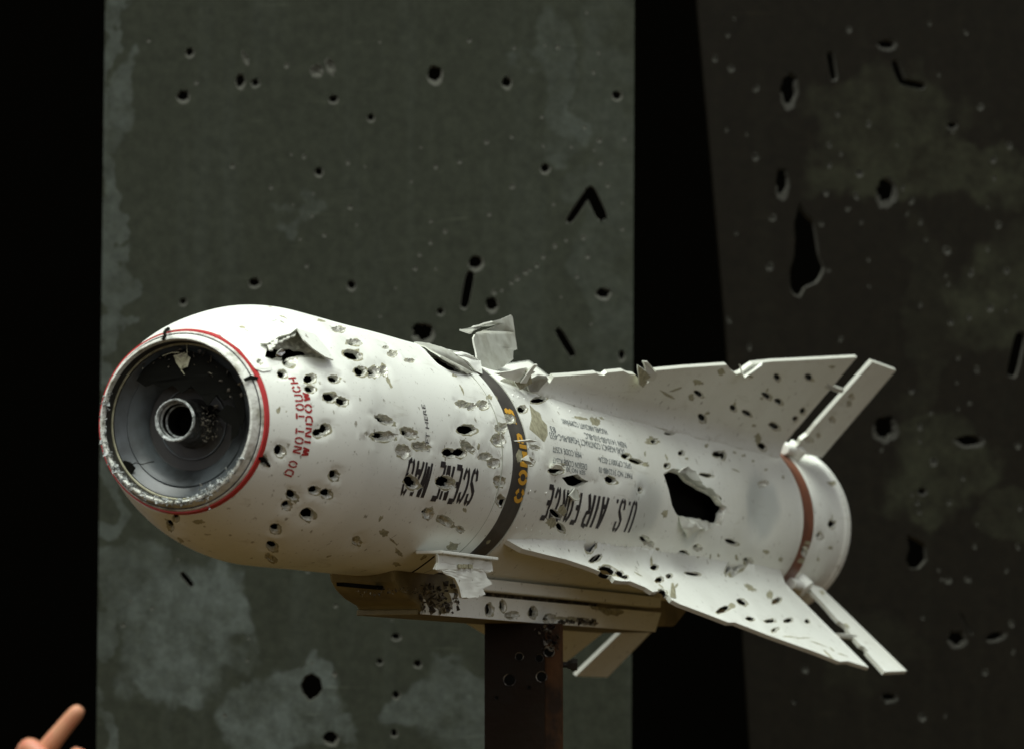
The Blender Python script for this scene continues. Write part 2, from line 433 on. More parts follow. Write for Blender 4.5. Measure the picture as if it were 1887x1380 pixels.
# ---- forward body
H_FWD = zz(460, 550, 3.944, [
    (243, 545, 75, 58, 10), (445, 578, 92, 72, -20), (447, 655, 80, 55, 5), (617, 580, 84, 58, 10),
    (592, 715, 110, 72, 8), (676, 745, 88, 66, 12), (760, 315, 112, 52, 5, 'g'), (752, 405, 140, 72, 14),
    (648, 220, 100, 42, 4, 'd'), (520, 160, 60, 22, 5, 'c'), (812, 525, 98, 74, 10), (915, 527, 108, 82, 0, 'g'), (982, 520, 50, 92, -20, 'd'),
    (990, 350, 46, 26, 0, 'd'), (1040, 398, 72, 46, 10, 'd'), (1165, 445, 74, 30, 5, 'd'), (555, 945, 78, 78, 0), (508, 975, 84, 64, 0),
    (228, 1108, 78, 92, -15), (622, 1285, 76, 76, 0), (988, 878, 145, 66, 22, 'g'), (985, 1000, 186, 76, 0, 'g'),
    (1163, 975, 132, 72, 22, 'g'), (1118, 1108, 108, 92, 30, 'd'), (1245, 1072, 122, 62, 5, 'd'), (112, 1180, 56, 78, -20, 'h'),
    (212, 812, 30, 46, 10, 'c'), (268, 818, 12, 12, 0, 'c'), (1012, 590, 26, 120, -22, 'c'), (1192, 108, 50, 14, 5, 'c'),
    (80, 455, 46, 40, 0, 'g'), (300, 440, 110, 110, 0, 'g'), (150, 60, 30, 8, 5, 'c'), (240, 132, 44, 12, 12, 'c'), (560, 385, 46, 20, 30, 'c')])
H_FWD += zz(460, 820, 4.7175, [
    (568, 397, 100, 76, 8), (675, 425, 104, 82, 15), (376, 440, 118, 78, 42), (330, 530, 88, 84, 0), (512, 608, 134, 110, 14),
    (226, 730, 96, 82, 30), (197, 885, 110, 78, 40), (185, 985, 120, 56, 32, 'd'), (1140, 635, 66, 30, -50, 'c'), (1168, 758, 86, 62, 0, 'c'),
    (1245, 830, 110, 22, 42, 'c'), (1295, 928, 86, 34, 46, 'c'), (935, 838, 92, 72, 40, 'd'), (1277, 1030, 70, 36, 15, 'c'),
    (1412, 325, 138, 100, 34, 'h'), (1700, 325, 150, 108, 10, 'h'), (1760, 345, 70, 60, 0, 'd'), (1555, 595, 104, 100, 35, 'g'), (1708, 660, 158, 76, 30, 'd'), (1835, 735, 74, 54, 25, 'd'),
    (1765, 885, 90, 72, 0, 'c'), (1745, 68, 120, 84, 5), (1840, 66, 112, 84, 0), (1520, 968, 100, 28, -38, 'c'), (690, 965, 54, 14, -15, 'c'), (455, 737, 14, 14, 0, 'c'), (425, 270, 14, 12, 0, 'c')])
H_FWD += zz(740, 560, 4.6, [
    (520, 842, 110, 60, 8, 'd'), (590, 862, 90, 62, 5, 'd'), (695, 850, 108, 76, 15, 'd'), (562, 1062, 165, 88, 2, 'h'), (566, 1202, 150, 60, 38, 'd'),
    (712, 1290, 116, 66, -4, 'd'), (787, 1345, 104, 86, 20, 'd'), (852, 1045, 112, 84, 0, 'd'), (826, 1150, 120, 112, 0, 'd'),
    (512, 722, 18, 90, -28, 'c'), (450, 600, 50, 26, 30, 'c'), (745, 785, 50, 50, 20, 'c'), (655, 1205, 20, 70, 0, 'c')])
H_FWD += zz(740, 780, 4.928, [(895, 525, 100, 108, -10, 'd'), (912, 705, 92, 118, -30, 'd'), (575, 785, 40, 50, 0, 'c'), (590, 130, 10, 10, 0, 'c')])
H_FWD += zz(170, 880, 4.193, [(600, 370, 50, 84, -20), (645, 318, 50, 56, -15), (680, 480, 66, 32, 40, 'c'), (825, 338, 84, 34, 5, 'c'), (575, 332, 44, 14, 30, 'c'), (868, 374, 20, 10, 0, 'c')])
H_FWD += zz(170, 550, 3.367, [(930, 180, 44, 18, 12, 'c'), (832, 220, 36, 16, 12, 'c')])

def conv_body(p):
    q = px_body(p); q[q[:, 1] > rad(270.4), 1] -= 2*math.pi; q[:, 1] *= R; return q
def poly_hole(outer, inner, conv, depth=.006, kind='h'):
    def dens(p, n=36):
        p = np.array(p, float); q = np.r_[p, p[:1]]; d = np.r_[0, np.cumsum(np.hypot(*np.diff(q, axis=0).T))]
        t = np.linspace(0, d[-1], n, endpoint=False); return np.stack([np.interp(t, d, q[:, 0]), np.interp(t, d, q[:, 1])], -1)
    o = conv(dens(outer)); i = conv(dens(inner)) if inner is not None else None
    return Hole(o, i, depth, kind)
def shrink(p, k): p = np.array(p, float); c = p.mean(0); return c+(p-c)*k

fwd = mk(H_FWD, conv_body)
DOOR = [(490, 656), (494, 640), (503, 630), (516, 621), (530, 616), (546, 608), (562, 628), (580, 645), (604, 662), (575, 656), (548, 655), (528, 664), (506, 664)]
DOORI = [(492, 654), (496, 641), (506, 634), (522, 632), (542, 633), (566, 638), (584, 648), (560, 648), (546, 650), (530, 655), (520, 650), (506, 656)]
fwd.append(poly_hole(DOOR, DOORI, conv_body, .004))
SLOT = [(786, 646), (806, 650), (828, 660), (846, 672), (862, 687), (846, 685), (826, 680), (808, 669), (795, 656)]
fwd.append(poly_hole(SLOT, shrink(SLOT, .86), conv_body, .004))

DENTS = [(conv_body([(1408, 945)])[0], .080, .055, .013), (conv_body([(1340, 940)])[0], .07, .05, .003), (conv_body([(1195, 960)])[0], .08, .05, .003), (conv_body([(1080, 905)])[0], .03, .03, .002), (conv_body([(545, 640)])[0], .03, .03, .002)]
def buckle(P):
    d = np.zeros(len(P))
    for c_, a_, b_, k in DENTS: d += k*np.exp(-((P[:, 0]-c_[0])/a_)**2-((P[:, 1]-c_[1])/b_)**2)
    d += .0004*np.sin(P[:, 0]*23+1.3*np.sin(P[:, 1]*19))*np.sin(P[:, 1]*31+P[:, 0]*9)
    return d
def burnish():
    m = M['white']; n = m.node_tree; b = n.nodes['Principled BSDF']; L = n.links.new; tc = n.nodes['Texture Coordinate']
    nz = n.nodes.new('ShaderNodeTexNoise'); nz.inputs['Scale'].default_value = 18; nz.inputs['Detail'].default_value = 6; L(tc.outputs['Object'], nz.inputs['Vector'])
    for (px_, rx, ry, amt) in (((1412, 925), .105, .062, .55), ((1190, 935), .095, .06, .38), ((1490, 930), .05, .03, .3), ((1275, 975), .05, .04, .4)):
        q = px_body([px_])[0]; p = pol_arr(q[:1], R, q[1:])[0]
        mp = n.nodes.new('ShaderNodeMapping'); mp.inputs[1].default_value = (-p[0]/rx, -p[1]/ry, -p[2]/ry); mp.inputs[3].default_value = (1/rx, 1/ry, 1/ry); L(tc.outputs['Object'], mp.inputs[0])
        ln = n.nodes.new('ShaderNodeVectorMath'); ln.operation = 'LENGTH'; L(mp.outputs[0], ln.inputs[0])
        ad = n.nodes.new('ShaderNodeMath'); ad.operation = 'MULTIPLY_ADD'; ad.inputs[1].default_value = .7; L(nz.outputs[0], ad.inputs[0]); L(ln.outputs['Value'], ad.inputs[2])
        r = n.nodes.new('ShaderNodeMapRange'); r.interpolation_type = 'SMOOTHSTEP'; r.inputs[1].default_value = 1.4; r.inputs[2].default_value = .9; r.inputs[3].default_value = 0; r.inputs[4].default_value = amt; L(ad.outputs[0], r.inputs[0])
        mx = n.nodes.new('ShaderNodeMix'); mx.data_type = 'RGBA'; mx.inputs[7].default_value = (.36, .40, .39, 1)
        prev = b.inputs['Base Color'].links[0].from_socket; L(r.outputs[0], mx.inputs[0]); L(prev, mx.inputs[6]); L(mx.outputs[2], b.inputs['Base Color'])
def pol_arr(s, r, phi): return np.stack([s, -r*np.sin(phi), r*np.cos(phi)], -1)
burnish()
def body_map(P, D):
    s = P[:, 0]; phi = P[:, 1]/R; r = prof(s)-D-buckle(P)
    return pol_arr(s, r, phi)
def pol_arr(s, r, phi): return np.stack([s, -r*np.sin(phi), r*np.cos(phi)], -1)
PH0 = rad(-89.5); PH1 = rad(270.5)
# holes use phi in 0..2pi; shift those past the seam
def wrap(hs_):
    for h in hs_:
        if h.c[1] > PH1*R:
            for a_ in ('o', 'i', 'c'):
                v = getattr(h, a_)
                if v is not None: v[..., 1] -= 2*math.pi*R
    return hs_
def body_grid(s0, s1, ds, n=200):
    ss = np.linspace(s0, s1, max(2, int(round((s1-s0)/ds))+1)); pp = np.linspace(PH0, PH1, n+1)
    return [(s, p*R) for s in ss for p in pp], [(s0, PH0*R)]+[(s0, p*R) for p in pp[1:]]+[(s1, p*R) for p in pp[::-1]]
def body_part(name, s0, s1, ds, holes, mats=SKIN, fm=body_map, thick=.0028, n=160):
    g, o = body_grid(s0, s1, ds, n)
    return build_sheet(name, o, wrap(holes), fm, thick, mats, g, MISSILE)
FWD = body_part('forward_body', -.724, -.0622, .012, fwd)

# ---- warhead band
BANDH = mk(zz(740, 560, 4.6, [(918, 968, 112, 78, 5, 'd'), (800, 790, 60, 40, 20, 'c')]) + zz(740, 780, 4.928, [(1072, 300, 60, 110, 0, 'c'), (790, 1080, 50, 28, -35, 'c')]), conv_body)
BANDM = [M['band'], M['metal'], M['chip'], M['edge'], M['inner']]
body_part('warhead_band', -.0604, -.0016, .01, BANDH, BANDM, lambda P, D: pol_arr(P[:, 0], R-.0009-D, P[:, 1]/R))

# ---- aft body
H_AFT = zz(740, 560, 4.6, [(1028, 888, 84, 66, 0), (1170, 806, 140, 56, -12)])
H_AFT += zz(740, 780, 4.928, [(1160, 345, 116, 78, 8, 'g'), (1215, 212, 96, 44, 12, 'd'), (1410, 428, 134, 66, 2), (1440, 380, 120, 40, 0, 'd'),
    (1560, 665, 120, 56, 38, 's'), (1590, 640, 80, 90, 0, 'c'), (1405, 822, 140, 56, 38, 's'), (1460, 790, 80, 90, 10, 'c'), (1365, 900, 90, 110, 0, 'c'), (1452, 950, 106, 58, 50)])
H_AFT += zz(960, 640, 4.313, [(840, 860, 72, 46, 0), (920, 900, 120, 40, 16), (1000, 925, 60, 40, 10, 'c'), (718, 1052, 92, 60, 20, 'h'), (955, 1130, 34, 46, 0),
    (1045, 738, 112, 62, 0, 'c'), (1060, 742, 50, 40, 0, 'h'), (1190, 670, 88, 34, -8), (1135, 625, 20, 80, -10, 'c'), (1378, 680, 54, 48, 0), (1505, 665, 44, 42, 0), (1282, 832, 56, 42, -20),
    (1165, 935, 50, 44, 0), (1570, 840, 84, 50, 0), (1612, 852, 40, 70, 0), (1480, 1010, 120, 30, 8), (470, 560, 120, 26, 6, 'c'), (590, 585, 90, 60, 40, 'c'),
    (990, 840, 14, 40, 0, 'c'), (640, 560, 40, 18, 30, 'c'), (1160, 870, 14, 60, -20, 'c'), (1475, 780, 30, 34, 0, 'c'), (1320, 880, 30, 18, 0, 'c'), (765, 525, 70, 52, 10, 'c')])
H_AFT += zz(1160, 820, 4.289, [(150, 765, 118, 56, 36, 'g'), (225, 825, 36, 26, -40, 'c'), (545, 810, 76, 46, 10, 'g'), (435, 860, 76, 50, 26), (815, 768, 112, 38, 18),
    (950, 920, 78, 50, 18, 'g'), (1045, 990, 86, 38, 0, 'g'), (1078, 292, 64, 46, 0, 'd'), (290, 540, 50, 64, 0, 'c'), (95, 352, 36, 42, 0),
    (640, 880, 14, 46, 10, 'c'), (705, 870, 20, 30, 0, 'c'), (850, 890, 20, 50, -20, 'c'), (1085, 845, 46, 30, 0, 'c'), (1195, 900, 34, 32, 0, 'c'), (935, 965, 60, 90, 0, 'c'),
    (905, 78, 36, 22, 0, 'c'), (830, 55, 30, 20, 0, 'c'), (980, 120, 24, 18, 0, 'c'), (840, 195, 70, 14, 20, 'c'), (1080, 190, 24, 20, 0, 'c'), (1215, 250, 20, 30, 0, 'c')])
aft = mk(H_AFT, conv_body)
BIG = [(1226, 876), (1242, 866), (1258, 869), (1272, 885), (1295, 901), (1319, 911), (1333, 930), (1344, 935), (1335, 946), (1330, 967), (1304, 963), (1290, 955), (1269, 955), (1251, 949), (1242, 932), (1236, 905), (1230, 887)]
aft.append(poly_hole([((x-1285)*1.05+1286, (y-918)*1.07+917) for x, y in BIG], BIG, conv_body, .006))
TEAR = [(1040, 880), (1056, 876), (1066, 874), (1076, 882), (1086, 886), (1076, 893), (1066, 897), (1050, 893)]
aft.append(poly_hole(shrink(TEAR, 1.12), TEAR, conv_body, .004))
CHIPB = [(976, 745), (985, 755), (995, 760), (999, 773), (1008, 782), (1010, 800), (1003, 815), (994, 806), (985, 798), (975, 790), (980, 770)]
aft.append(poly_hole(CHIPB, None, conv_body, 0, 'c'))
body_part('aft_body', 0, 1.352, .018, aft)
body_part('red_band', 1.3535, 1.4185, .02, mk([(1484, 1016, 14, 20, 0, 'g'), (1476, 1032, 12, 10, 0, 'c'), (1488, 1000, 12, 8, 0, 'c')], conv_body), [M['rustband'], M['metal'], M['chip'], M['edge'], M['inner']],
          lambda P, D: pol_arr(P[:, 0], R+.0006-D, P[:, 1]/R))
H_TAIL = zz(1160, 820, 4.289, [(1605, 622, 62, 66, 0), (1605, 590, 14, 80, 0, 'c'), (1510, 715, 58, 56, 0, 'g'), (1590, 300, 62, 36, 15, 'c'), (1590, 810, 40, 30, 0, 'c'), (1490, 900, 20, 34, 0, 'c')])
def tail_map(P, D):
    s = P[:, 0]; r = R + .0035*np.clip((s-1.62)/.01, 0, 1)*np.clip((1.665-s)/.01, 0, 1)-.001*np.clip((1.44-s)/.02, 0, 1)
    return pol_arr(s, r-D, P[:, 1]/R)
body_part('tail_section', 1.42, 1.662, .006, mk(H_TAIL, conv_body), SKIN, tail_map, n=120)

def lathe(name, prof_, m, parent=MISSILE, n=96, smooth=True):
    V = []; Fc = []
    for s, r in prof_:
        for t in np.linspace(0, 2*math.pi, n, endpoint=False): V.append((s, -r*math.sin(t), r*math.cos(t)))
    for k in range(len(prof_)-1):
        for i in range(n):
            j = (i+1) % n; Fc.append((k*n+i, k*n+j, (k+1)*n+j, (k+1)*n+i))
    o = mesh_obj(name, V, Fc, [m], parent=parent, smooth=smooth)
    bm = bmesh.new(); bm.from_mesh(o.data); bmesh.ops.remove_doubles(bm, verts=bm.verts[:], dist=1e-6); bmesh.ops.recalc_face_normals(bm, faces=bm.faces[:]); bm.to_mesh(o.data); bm.free()
    e_ = o.modifiers.new('edges', 'EDGE_SPLIT'); e_.split_angle = rad(35)
    return o
lathe('tail_nozzle', [(1.66, .146), (1.64, .12), (1.55, .09), (1.55, .001)], M['dark'])
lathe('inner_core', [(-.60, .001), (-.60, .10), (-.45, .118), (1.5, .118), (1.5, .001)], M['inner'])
# ---- nose ring, rim and seeker
tilt = []
R2 = float(prof(-.727))
lathe('red_ring', [(-.7242, R2-.004), (-.7242, R2+.0008), (-.7315, R2-.0008), (-.7315, R2-.005)], M['red'])
rim = lathe('window_rim', [(-.7317, R2-.006), (-.7317, R2-.0026), (-.7345, R2-.0036), (-.7352, R2-.0060), (-.7425, R2-.0080), (-.7470, R2-.0102), (-.7478, R2-.0122), (-.7455, R2-.0138), (-.735, R2-.0145), (-.72, R2-.012)], M['wornrim'])
lathe('rim_groove', [(-.7330, R2-.0045), (-.7353, R2-.0047), (-.7353, R2-.0065)], M['ink'])
well = lathe('seeker_well', [(-.742, R2-.0146), (-.728, R2-.0150), (-.727, .0870), (-.725, .0860)], M['dark'])
lathe('glass_seat', [(-.7300, .0882), (-.7304, .0868), (-.7296, .0858), (-.7285, .0870)], M['chip'], well)
cone = lathe('seeker_cone', [(-.726, .0868), (-.7285, .0850), (-.7265, .0830), (-.7200, .0735), (-.7212, .0722), (-.7180, .0690), (-.7060, .0550), (-.7010, .0535)], M['cone'])
disc = lathe('seeker_plate', [(-.704, .0560), (-.701, .0530), (-.699, .0240), (-.699, .002)], M['dark'])
tube = lathe('seeker_tube', [(-.699, .0285), (-.706, .0262), (-.715, .0250), (-.742, .0242), (-.7475, .0240), (-.7485, .0226), (-.7450, .0214), (-.7400, .0206), (-.716, .0182), (-.700, .0180)], M['tube'])
lathe('plate_ring', [(-.6990, .0420), (-.7022, .0412), (-.7022, .0400), (-.6990, .0392)], M['cone'], disc)
lathe('tube_lens_ring', [(-.7480, .0244), (-.7505, .0238), (-.7508, .0224), (-.7490, .0212), (-.7470, .0205)], M['glass'], tube)
for r_, s_ in ((.0208, -.7425), (.0186, -.7340)):
    lathe('tube_step', [(s_+.0012, r_+.0006), (s_, r_+.0004), (s_-.0006, r_-.0004), (s_, r_-.0014), (s_+.0015, r_-.0018)], M['glass'], tube)
lathe('tube_bore', [(-.7400, .0206), (-.7385, .0195), (-.7300, .0172), (-.722, .0150), (-.705, .0150), (-.705, .001)], M['inner'], tube)

# crumbs of broken window left in the rim
def shards(name, spots, size, m, parent, seed=1, flat=.35):
    r_ = np.random.RandomState(seed); V = []; Fc = []
    for (x, y, z, k) in spots:
        c = np.array((x, y, z)); s_ = size*k*(.6+.8*r_.rand()); n0 = len(V)
        ax = r_.randn(3, 3); ax /= np.linalg.norm(ax, axis=1)[:, None]
        pts = [c+ax[0]*s_, c-ax[0]*s_*.8+ax[1]*s_*.3, c+ax[1]*s_*.8, c-ax[1]*s_*.7+ax[0]*s_*.2, c+ax[2]*s_*flat, c-ax[2]*s_*flat]
        V += pts
        for a_, b_ in ((0, 2), (2, 1), (1, 3), (3, 0)): Fc += [(n0+a_, n0+b_, n0+4), (n0+b_, n0+a_, n0+5)]
    return mesh_obj(name, V, Fc, [m], parent=parent, smooth=False)
sp = []
for k in range(760):
    t = rad(rng.uniform(118, 292)); wgt = 1.0 if 150 < math.degrees(t) < 250 else .65
    if rng.rand() > wgt: continue
    rr = R2-.0085-rng.rand()*.0075; sp.append((-.7440-.0035*math.exp(-((R2-.0115-rr)/.003)**2)+rng.uniform(-.001, .002), -rr*math.sin(t), rr*math.cos(t), .5+.5*rng.rand()+1.3*(rng.rand() < .10)))
for k in range(60):
    t = rad(rng.normal(148, 7)); rr = R2-.013-abs(rng.randn())*.004; sp.append((rng.uniform(-.750, -.741), -rr*math.sin(t), rr*math.cos(t), 1.2))
tag(shards('broken_glass', sp, .0021, M['glass'], MISSILE, 3), kind='stuff')
# a hanging splinter below the rim
sp = [(-.751+.003*math.sin(i), -(.0865+.0006*i)*math.sin(rad(152)), (.0865)*math.cos(rad(152))-.0022*i-.006, .9) for i in range(9)]
shards('hanging_splinter', sp, .0022, M['glass'], MISSILE, 5)
# debris in the upper part of the well and beside the tube
sp = []
for k in range(46):
    t = rad(rng.uniform(-40, 75)); rr = rng.uniform(.062, .084); sp.append((rng.uniform(-.734, -.729), -rr*math.sin(t), rr*math.cos(t), .5+1.1*rng.rand()))
tag(shards('well_debris', sp, .0028, M['grime'], MISSILE, 8), kind='stuff')
sp = []
for k in range(110):
    t = rad(rng.uniform(60, 130)); rr = .0245+abs(rng.randn())*.010; sp.append((rng.uniform(-.738, -.702), -rr*math.sin(t), rr*math.cos(t), .5+.7*rng.rand()))
tag(shards('tube_debris', sp, .0020, M['grime'], MISSILE, 9), kind='stuff')
# loose wires
def wire(name, pts, r, m, parent=MISSILE):
    bm = bmesh.new()
    for p, q in zip(pts[:-1], pts[1:]): add_tube(bm, p, q, r, 6)
    return bm_obj(name, bm, m, parent)
def wp(px, py, s):   # pixel at a given station plane
    d = lrays([(px, py)])[0]; t = (s-LC[0])/d[0]; return LC+t*d
for P in ([(344, 635), (345, 650), (342, 660), (333, 664), (322, 655)], [(300, 656), (316, 650), (330, 650)], [(337, 672), (334, 682), (340, 690)], [(236, 858), (250, 852), (262, 855), (276, 851), (284, 850)]):
    wire('loose_wire', [wp(x, y, -.7345) for x, y in P], .0005, M['chip'] if P[0][0] > 240 else M['inner'])

SH = [(250, 702), (262, 684), (280, 666), (304, 652), (340, 645), (385, 655), (425, 685), (447, 722), (453, 765), (446, 790), (440, 760), (428, 728), (412, 738), (398, 726), (384, 748), (366, 726), (352, 712), (338, 724), (318, 710), (300, 718), (284, 704), (268, 712)]
def station_sheet(name, pts, s, m, thick=.001, crumple=.002, seed=0): return sheet3(name, np.array([wp(x, y, s) for x, y in pts]), thick, m, MISSILE, crumple, seed, 2)
LATE = lambda: [station_sheet('torn_shroud', SH, -.7305, M['inner'], seed=2),
    station_sheet('torn_shroud', [(318, 655), (340, 650), (352, 662), (346, 676), (332, 680), (322, 668)], -.7330, M['chip'], .0008, .003, 5),
    station_sheet('torn_shroud', [(402, 760), (418, 744), (436, 752), (446, 772), (438, 800), (424, 812), (428, 784), (412, 776)], -.7300, M['inner'], .001, .002, 6),
    station_sheet('torn_shroud', [(388, 745), (400, 752), (404, 762), (396, 768), (386, 762), (380, 752)], -.705, M['inner'], .001, .001, 7),
    station_sheet('torn_shroud', [(228, 848), (240, 852), (250, 862), (240, 874), (226, 868), (222, 856)], -.7290, M['inner'], .001, .001, 8)]
# ---- wings and fins
def fillet(r, rho=.030): 
    k = np.clip((R+rho-r)/rho, 0, 1)*.9; return rho*(1-np.sqrt(np.maximum(1-k**2, 0)))
def wing(name, phi, outline, holes, label=None, half=.0031, fil=True, gs=.02, mats=WINGM):
    """outline in (s, r) ; visible face first"""
    rd = np.array([0, -math.sin(phi), math.cos(phi)]); nn = np.array([0, math.cos(phi), math.sin(phi)])
    sgn = np.sign((LC@nn))
    T = 2*half
    def fm(P, D):
        w_ = half + (fillet(P[:, 1])*np.clip((P[:, 0]-.01)/.28, 0, 1)**.8 if fil else 0)
        # front side at +w, back side at -w: depth D runs from 0 (front) to T (back)
        q = np.where(D < T*.999, w_-D, -w_ - (D-T))
        return P[:, :1]*np.array([1., 0, 0]) + P[:, 1:2]*rd + (q*sgn)[:, None]*nn
    o = np.array(outline, float)
    lo, hi = o.min(0), o.max(0)
    gx = np.arange(lo[0]+gs/2, hi[0], gs); gy = np.r_[np.arange(R-.008, R+.034, .003), np.arange(R+.04, hi[1], gs)]
    G = [(x, y) for x in gx for y in gy if inside(o, x, y)]
    ob = build_sheet(name, o, holes, fm, T, mats, G, MISSILE)
    return ob
def inside(p, x, y):
    c = False; n = len(p)
    for i in range(n):
        x1, y1 = p[i]; x2, y2 = p[i-1]
        if (y1 > y) != (y2 > y) and x < (x2-x1)*(y-y1)/(y2-y1)+x1: c = not c
    return c
PHU, PHL = rad(43), rad(131.7)
cu = lambda p: px_wing(p, PHU); cl = lambda p: px_wing(p, PHL)
def dens(p, n): 
    p = np.array(p, float); d = np.r_[0, np.cumsum(np.hypot(*np.diff(p, axis=0).T))]; t = np.unique(np.r_[np.linspace(0, d[-1], n), d]); return np.stack([np.interp(t, d, p[:, 0]), np.interp(t, d, p[:, 1])], -1)
rin = R-.006
# upper wing: leading edge traced with its notches
LE = [(985, 691), (990, 693), (1000, 690), (1003, 694), (1008, 702), (1013, 697), (1018, 691), (1050, 689), (1096, 685), (1102, 688), (1110, 689), (1116, 684), (1146, 681), (1156, 686), (1168, 688), (1178, 700), (1188, 704), (1200, 694), (1206, 680), (1260, 675), (1320, 671), (1337, 670), (1345, 680), (1354, 687), (1363, 684), (1372, 676), (1384, 668), (1420, 664), (1500, 660), (1577, 656)]
LEu = cu(LE)
te = cu([(1446, 808)])[0]
ou = np.concatenate([[(.004, rin)], [(.02, R+.004)], LEu, [(te[0]+.0, R+.018), (te[0]-.012, rin)]])
ou = np.concatenate([ou, np.stack([np.linspace(ou[-1][0], .03, 60), np.full(60, rin)], -1)[1:]])
H_UW = zz(1200, 640, 4.102, [(945, 222, 62, 44, 50), (1185, 222, 66, 48, 45), (1210, 240, 50, 20, 30, 'c'), (865, 360, 84, 38, 36), (955, 403, 66, 40, 32), (613, 452, 56, 44, 42), (715, 490, 80, 36, 30),
    (352, 345, 80, 36, 36), (376, 525, 66, 52, 45), (925, 590, 92, 44, 28), (1140, 475, 44, 50, 30), (1082, 532, 40, 40, 0), (805, 718, 70, 34, 8),
    (110, 345, 130, 20, 30, 'c'), (170, 310, 90, 16, -20, 'c'), (295, 370, 48, 60, 0, 'c'), (342, 255, 70, 40, 10, 'c'), (520, 175, 60, 50, 0, 'c'), (730, 205, 60, 30, 20, 'c'),
    (765, 580, 34, 22, 0, 'c'), (625, 420, 20, 46, 20, 'c'), (415, 490, 40, 20, -30, 'c'), (790, 680, 60, 80, 20, 'c'), (1355, 140, 50, 20, 0, 'c'), (830, 380, 30, 20, 0, 'c'), (870, 310, 20, 30, 0, 'c')])
UW = wing('wing', PHU, ou, mk(H_UW, cu))
LEL = [(915, 1003), (960, 1014), (1000, 1024), (1040, 1033), (1080, 1046), (1110, 1056), (1126, 1063), (1131, 1070), (1143, 1072), (1160, 1072), (1174, 1079), (1188, 1085), (1200, 1093), (1208, 1091), (1216, 1089), (1230, 1098), (1236, 1107), (1250, 1115), (1290, 1130), (1340, 1149), (1352, 1148), (1362, 1152), (1420, 1175), (1500, 1203), (1530, 1215), (1545, 1221), (1560, 1220), (1599, 1232)]
LEl = cl(LEL); tel = cl([(1444, 1079)])[0]
ol = np.concatenate([[(.004, rin)], LEl[1:], [(tel[0], R+.018), (tel[0]-.01, rin)]])
ol = np.concatenate([ol, np.stack([np.linspace(ol[-1][0], .03, 60), np.full(60, rin)], -1)[1:]])
H_LW = zz(1250, 1020, 4.193, [(545, 270, 110, 46, 26, 'c'), (484, 378, 86, 44, 28), (340, 436, 112, 44, -24), (410, 410, 40, 40, 0, 'c'), (548, 508, 72, 34, 10), (703, 523, 90, 32, -6), (843, 520, 76, 36, -14),
    (752, 367, 80, 40, -26), (700, 325, 50, 66, 10, 'c'), (990, 527, 42, 34, 0), (742, 592, 66, 34, -34, 'g'), (640, 130, 70, 34, 0, 'c'), (405, 120, 130, 130, 0, 'g'), (355, 130, 44, 96, 0, 'h'),
    (560, 62, 78, 44, 20, 'g'), (100, 165, 120, 20, 8), (90, 85, 26, 40, 0, 'c'), (1180, 750, 60, 10, 40, 'c'), (850, 650, 120, 8, 8, 'c'), (960, 660, 120, 8, -4, 'c'), (1060, 700, 120, 8, 20, 'c'), (1150, 790, 120, 14, 48, 'c'), (1260, 790, 80, 10, 20, 'c')])
H_LW += zz(880, 980, 3.45, [(672, 130, 84, 44, 26), (735, 182, 72, 32, -18), (822, 248, 112, 56, 16), (900, 272, 60, 40, 30), (932, 290, 46, 28, 0), (1112, 235, 46, 26, 6), (1085, 212, 50, 12, 45, 'c'), (1148, 308, 54, 34, -15), (1212, 284, 40, 30, -15), (1170, 385, 60, 36, 20, 'h'), (1255, 350, 44, 16, -50, 'c'), (1160, 350, 50, 10, 40, 'c'), (1010, 275, 60, 8, 30, 'c')])
LW = wing('wing', PHL, ol, mk(H_LW, cl))
# far wings
for phk, lab in ((rad(223), None), (rad(-47), None)):
    o = [(.004, rin)]+[tuple(x) for x in dens([(.03, R+.004), (1.20, .350)] if phk > 0 else [(.03, R+.004), (1.20, .378)], 10)]+[(1.34, R+.018), (1.33, rin)]
    o = np.concatenate([o, np.stack([np.linspace(1.33, .03, 24), np.full(24, rin)], -1)[1:]])
    wing('wing', phk, o, [], gs=.06)
# control fins: thin slabs with hinge blocks
FINM = WINGM
def fin(phi, o, holes, half=.0034):
    ob = wing('control_fin', phi, np.array(o), holes, half=half, fil=False, gs=.03, mats=FINM)
    return ob
fu = cu([(1604.7, 664), (1648.6, 680), (1512, 840), (1458, 830)])
H_FU = zz(1200, 640, 4.102, [(1505, 365, 40, 40, 0, 'd'), (1488, 415, 40, 40, 0, 'd'), (1362, 538, 50, 40, 0, 'd'), (1185, 690, 60, 44, 0, 'd'), (1255, 655, 34, 34, 0, 'd')])
a0, a1, a2, a3 = fu
fu = np.concatenate([dens([a0, a1, a2, a3], 30), dens([a3, a3+(a0-a3)*.05+[-.012, 0], a3+(a0-a3)*.09+[-.002, 0], a3+(a0-a3)*.13+[-.010, 0], a3+(a0-a3)*.19+[.002, 0], a3+(a0-a3)*.3+[-.003, 0], a0], 20)[1:-1]])
fin(PHU, fu, mk(H_FU, cu))
fl = cl([(1478, 1074), (1512, 1085), (1669, 1238), (1628, 1240)])
b0, b1, b2, b3 = fl
e = lambda k, o_=0: b3+(b0-b3)*k+[o_, 0]
fl = np.concatenate([dens([b0, b1, b2, b3], 30), dens([b3, e(.22), e(.23, .020), e(.27, .018), e(.29), e(.45, .004), e(.5, .022), e(.54, .012), e(.56), e(.75, .006), e(.9), b0], 20)[1:-1]])
fin(PHL, fl, mk(zz(1250, 1020, 4.193, [(1100, 310, 60, 24, 45, 'c'), (1290, 565, 60, 20, 40, 'c')]), cl))
for phk in (rad(223), rad(-47)):
    d_ = 0 if phk > 0 else -.01
    fin(phk, [(1.33+d_, .352), (1.50+d_, .352), (1.54, R+.004), (1.40, R+.004)], [])
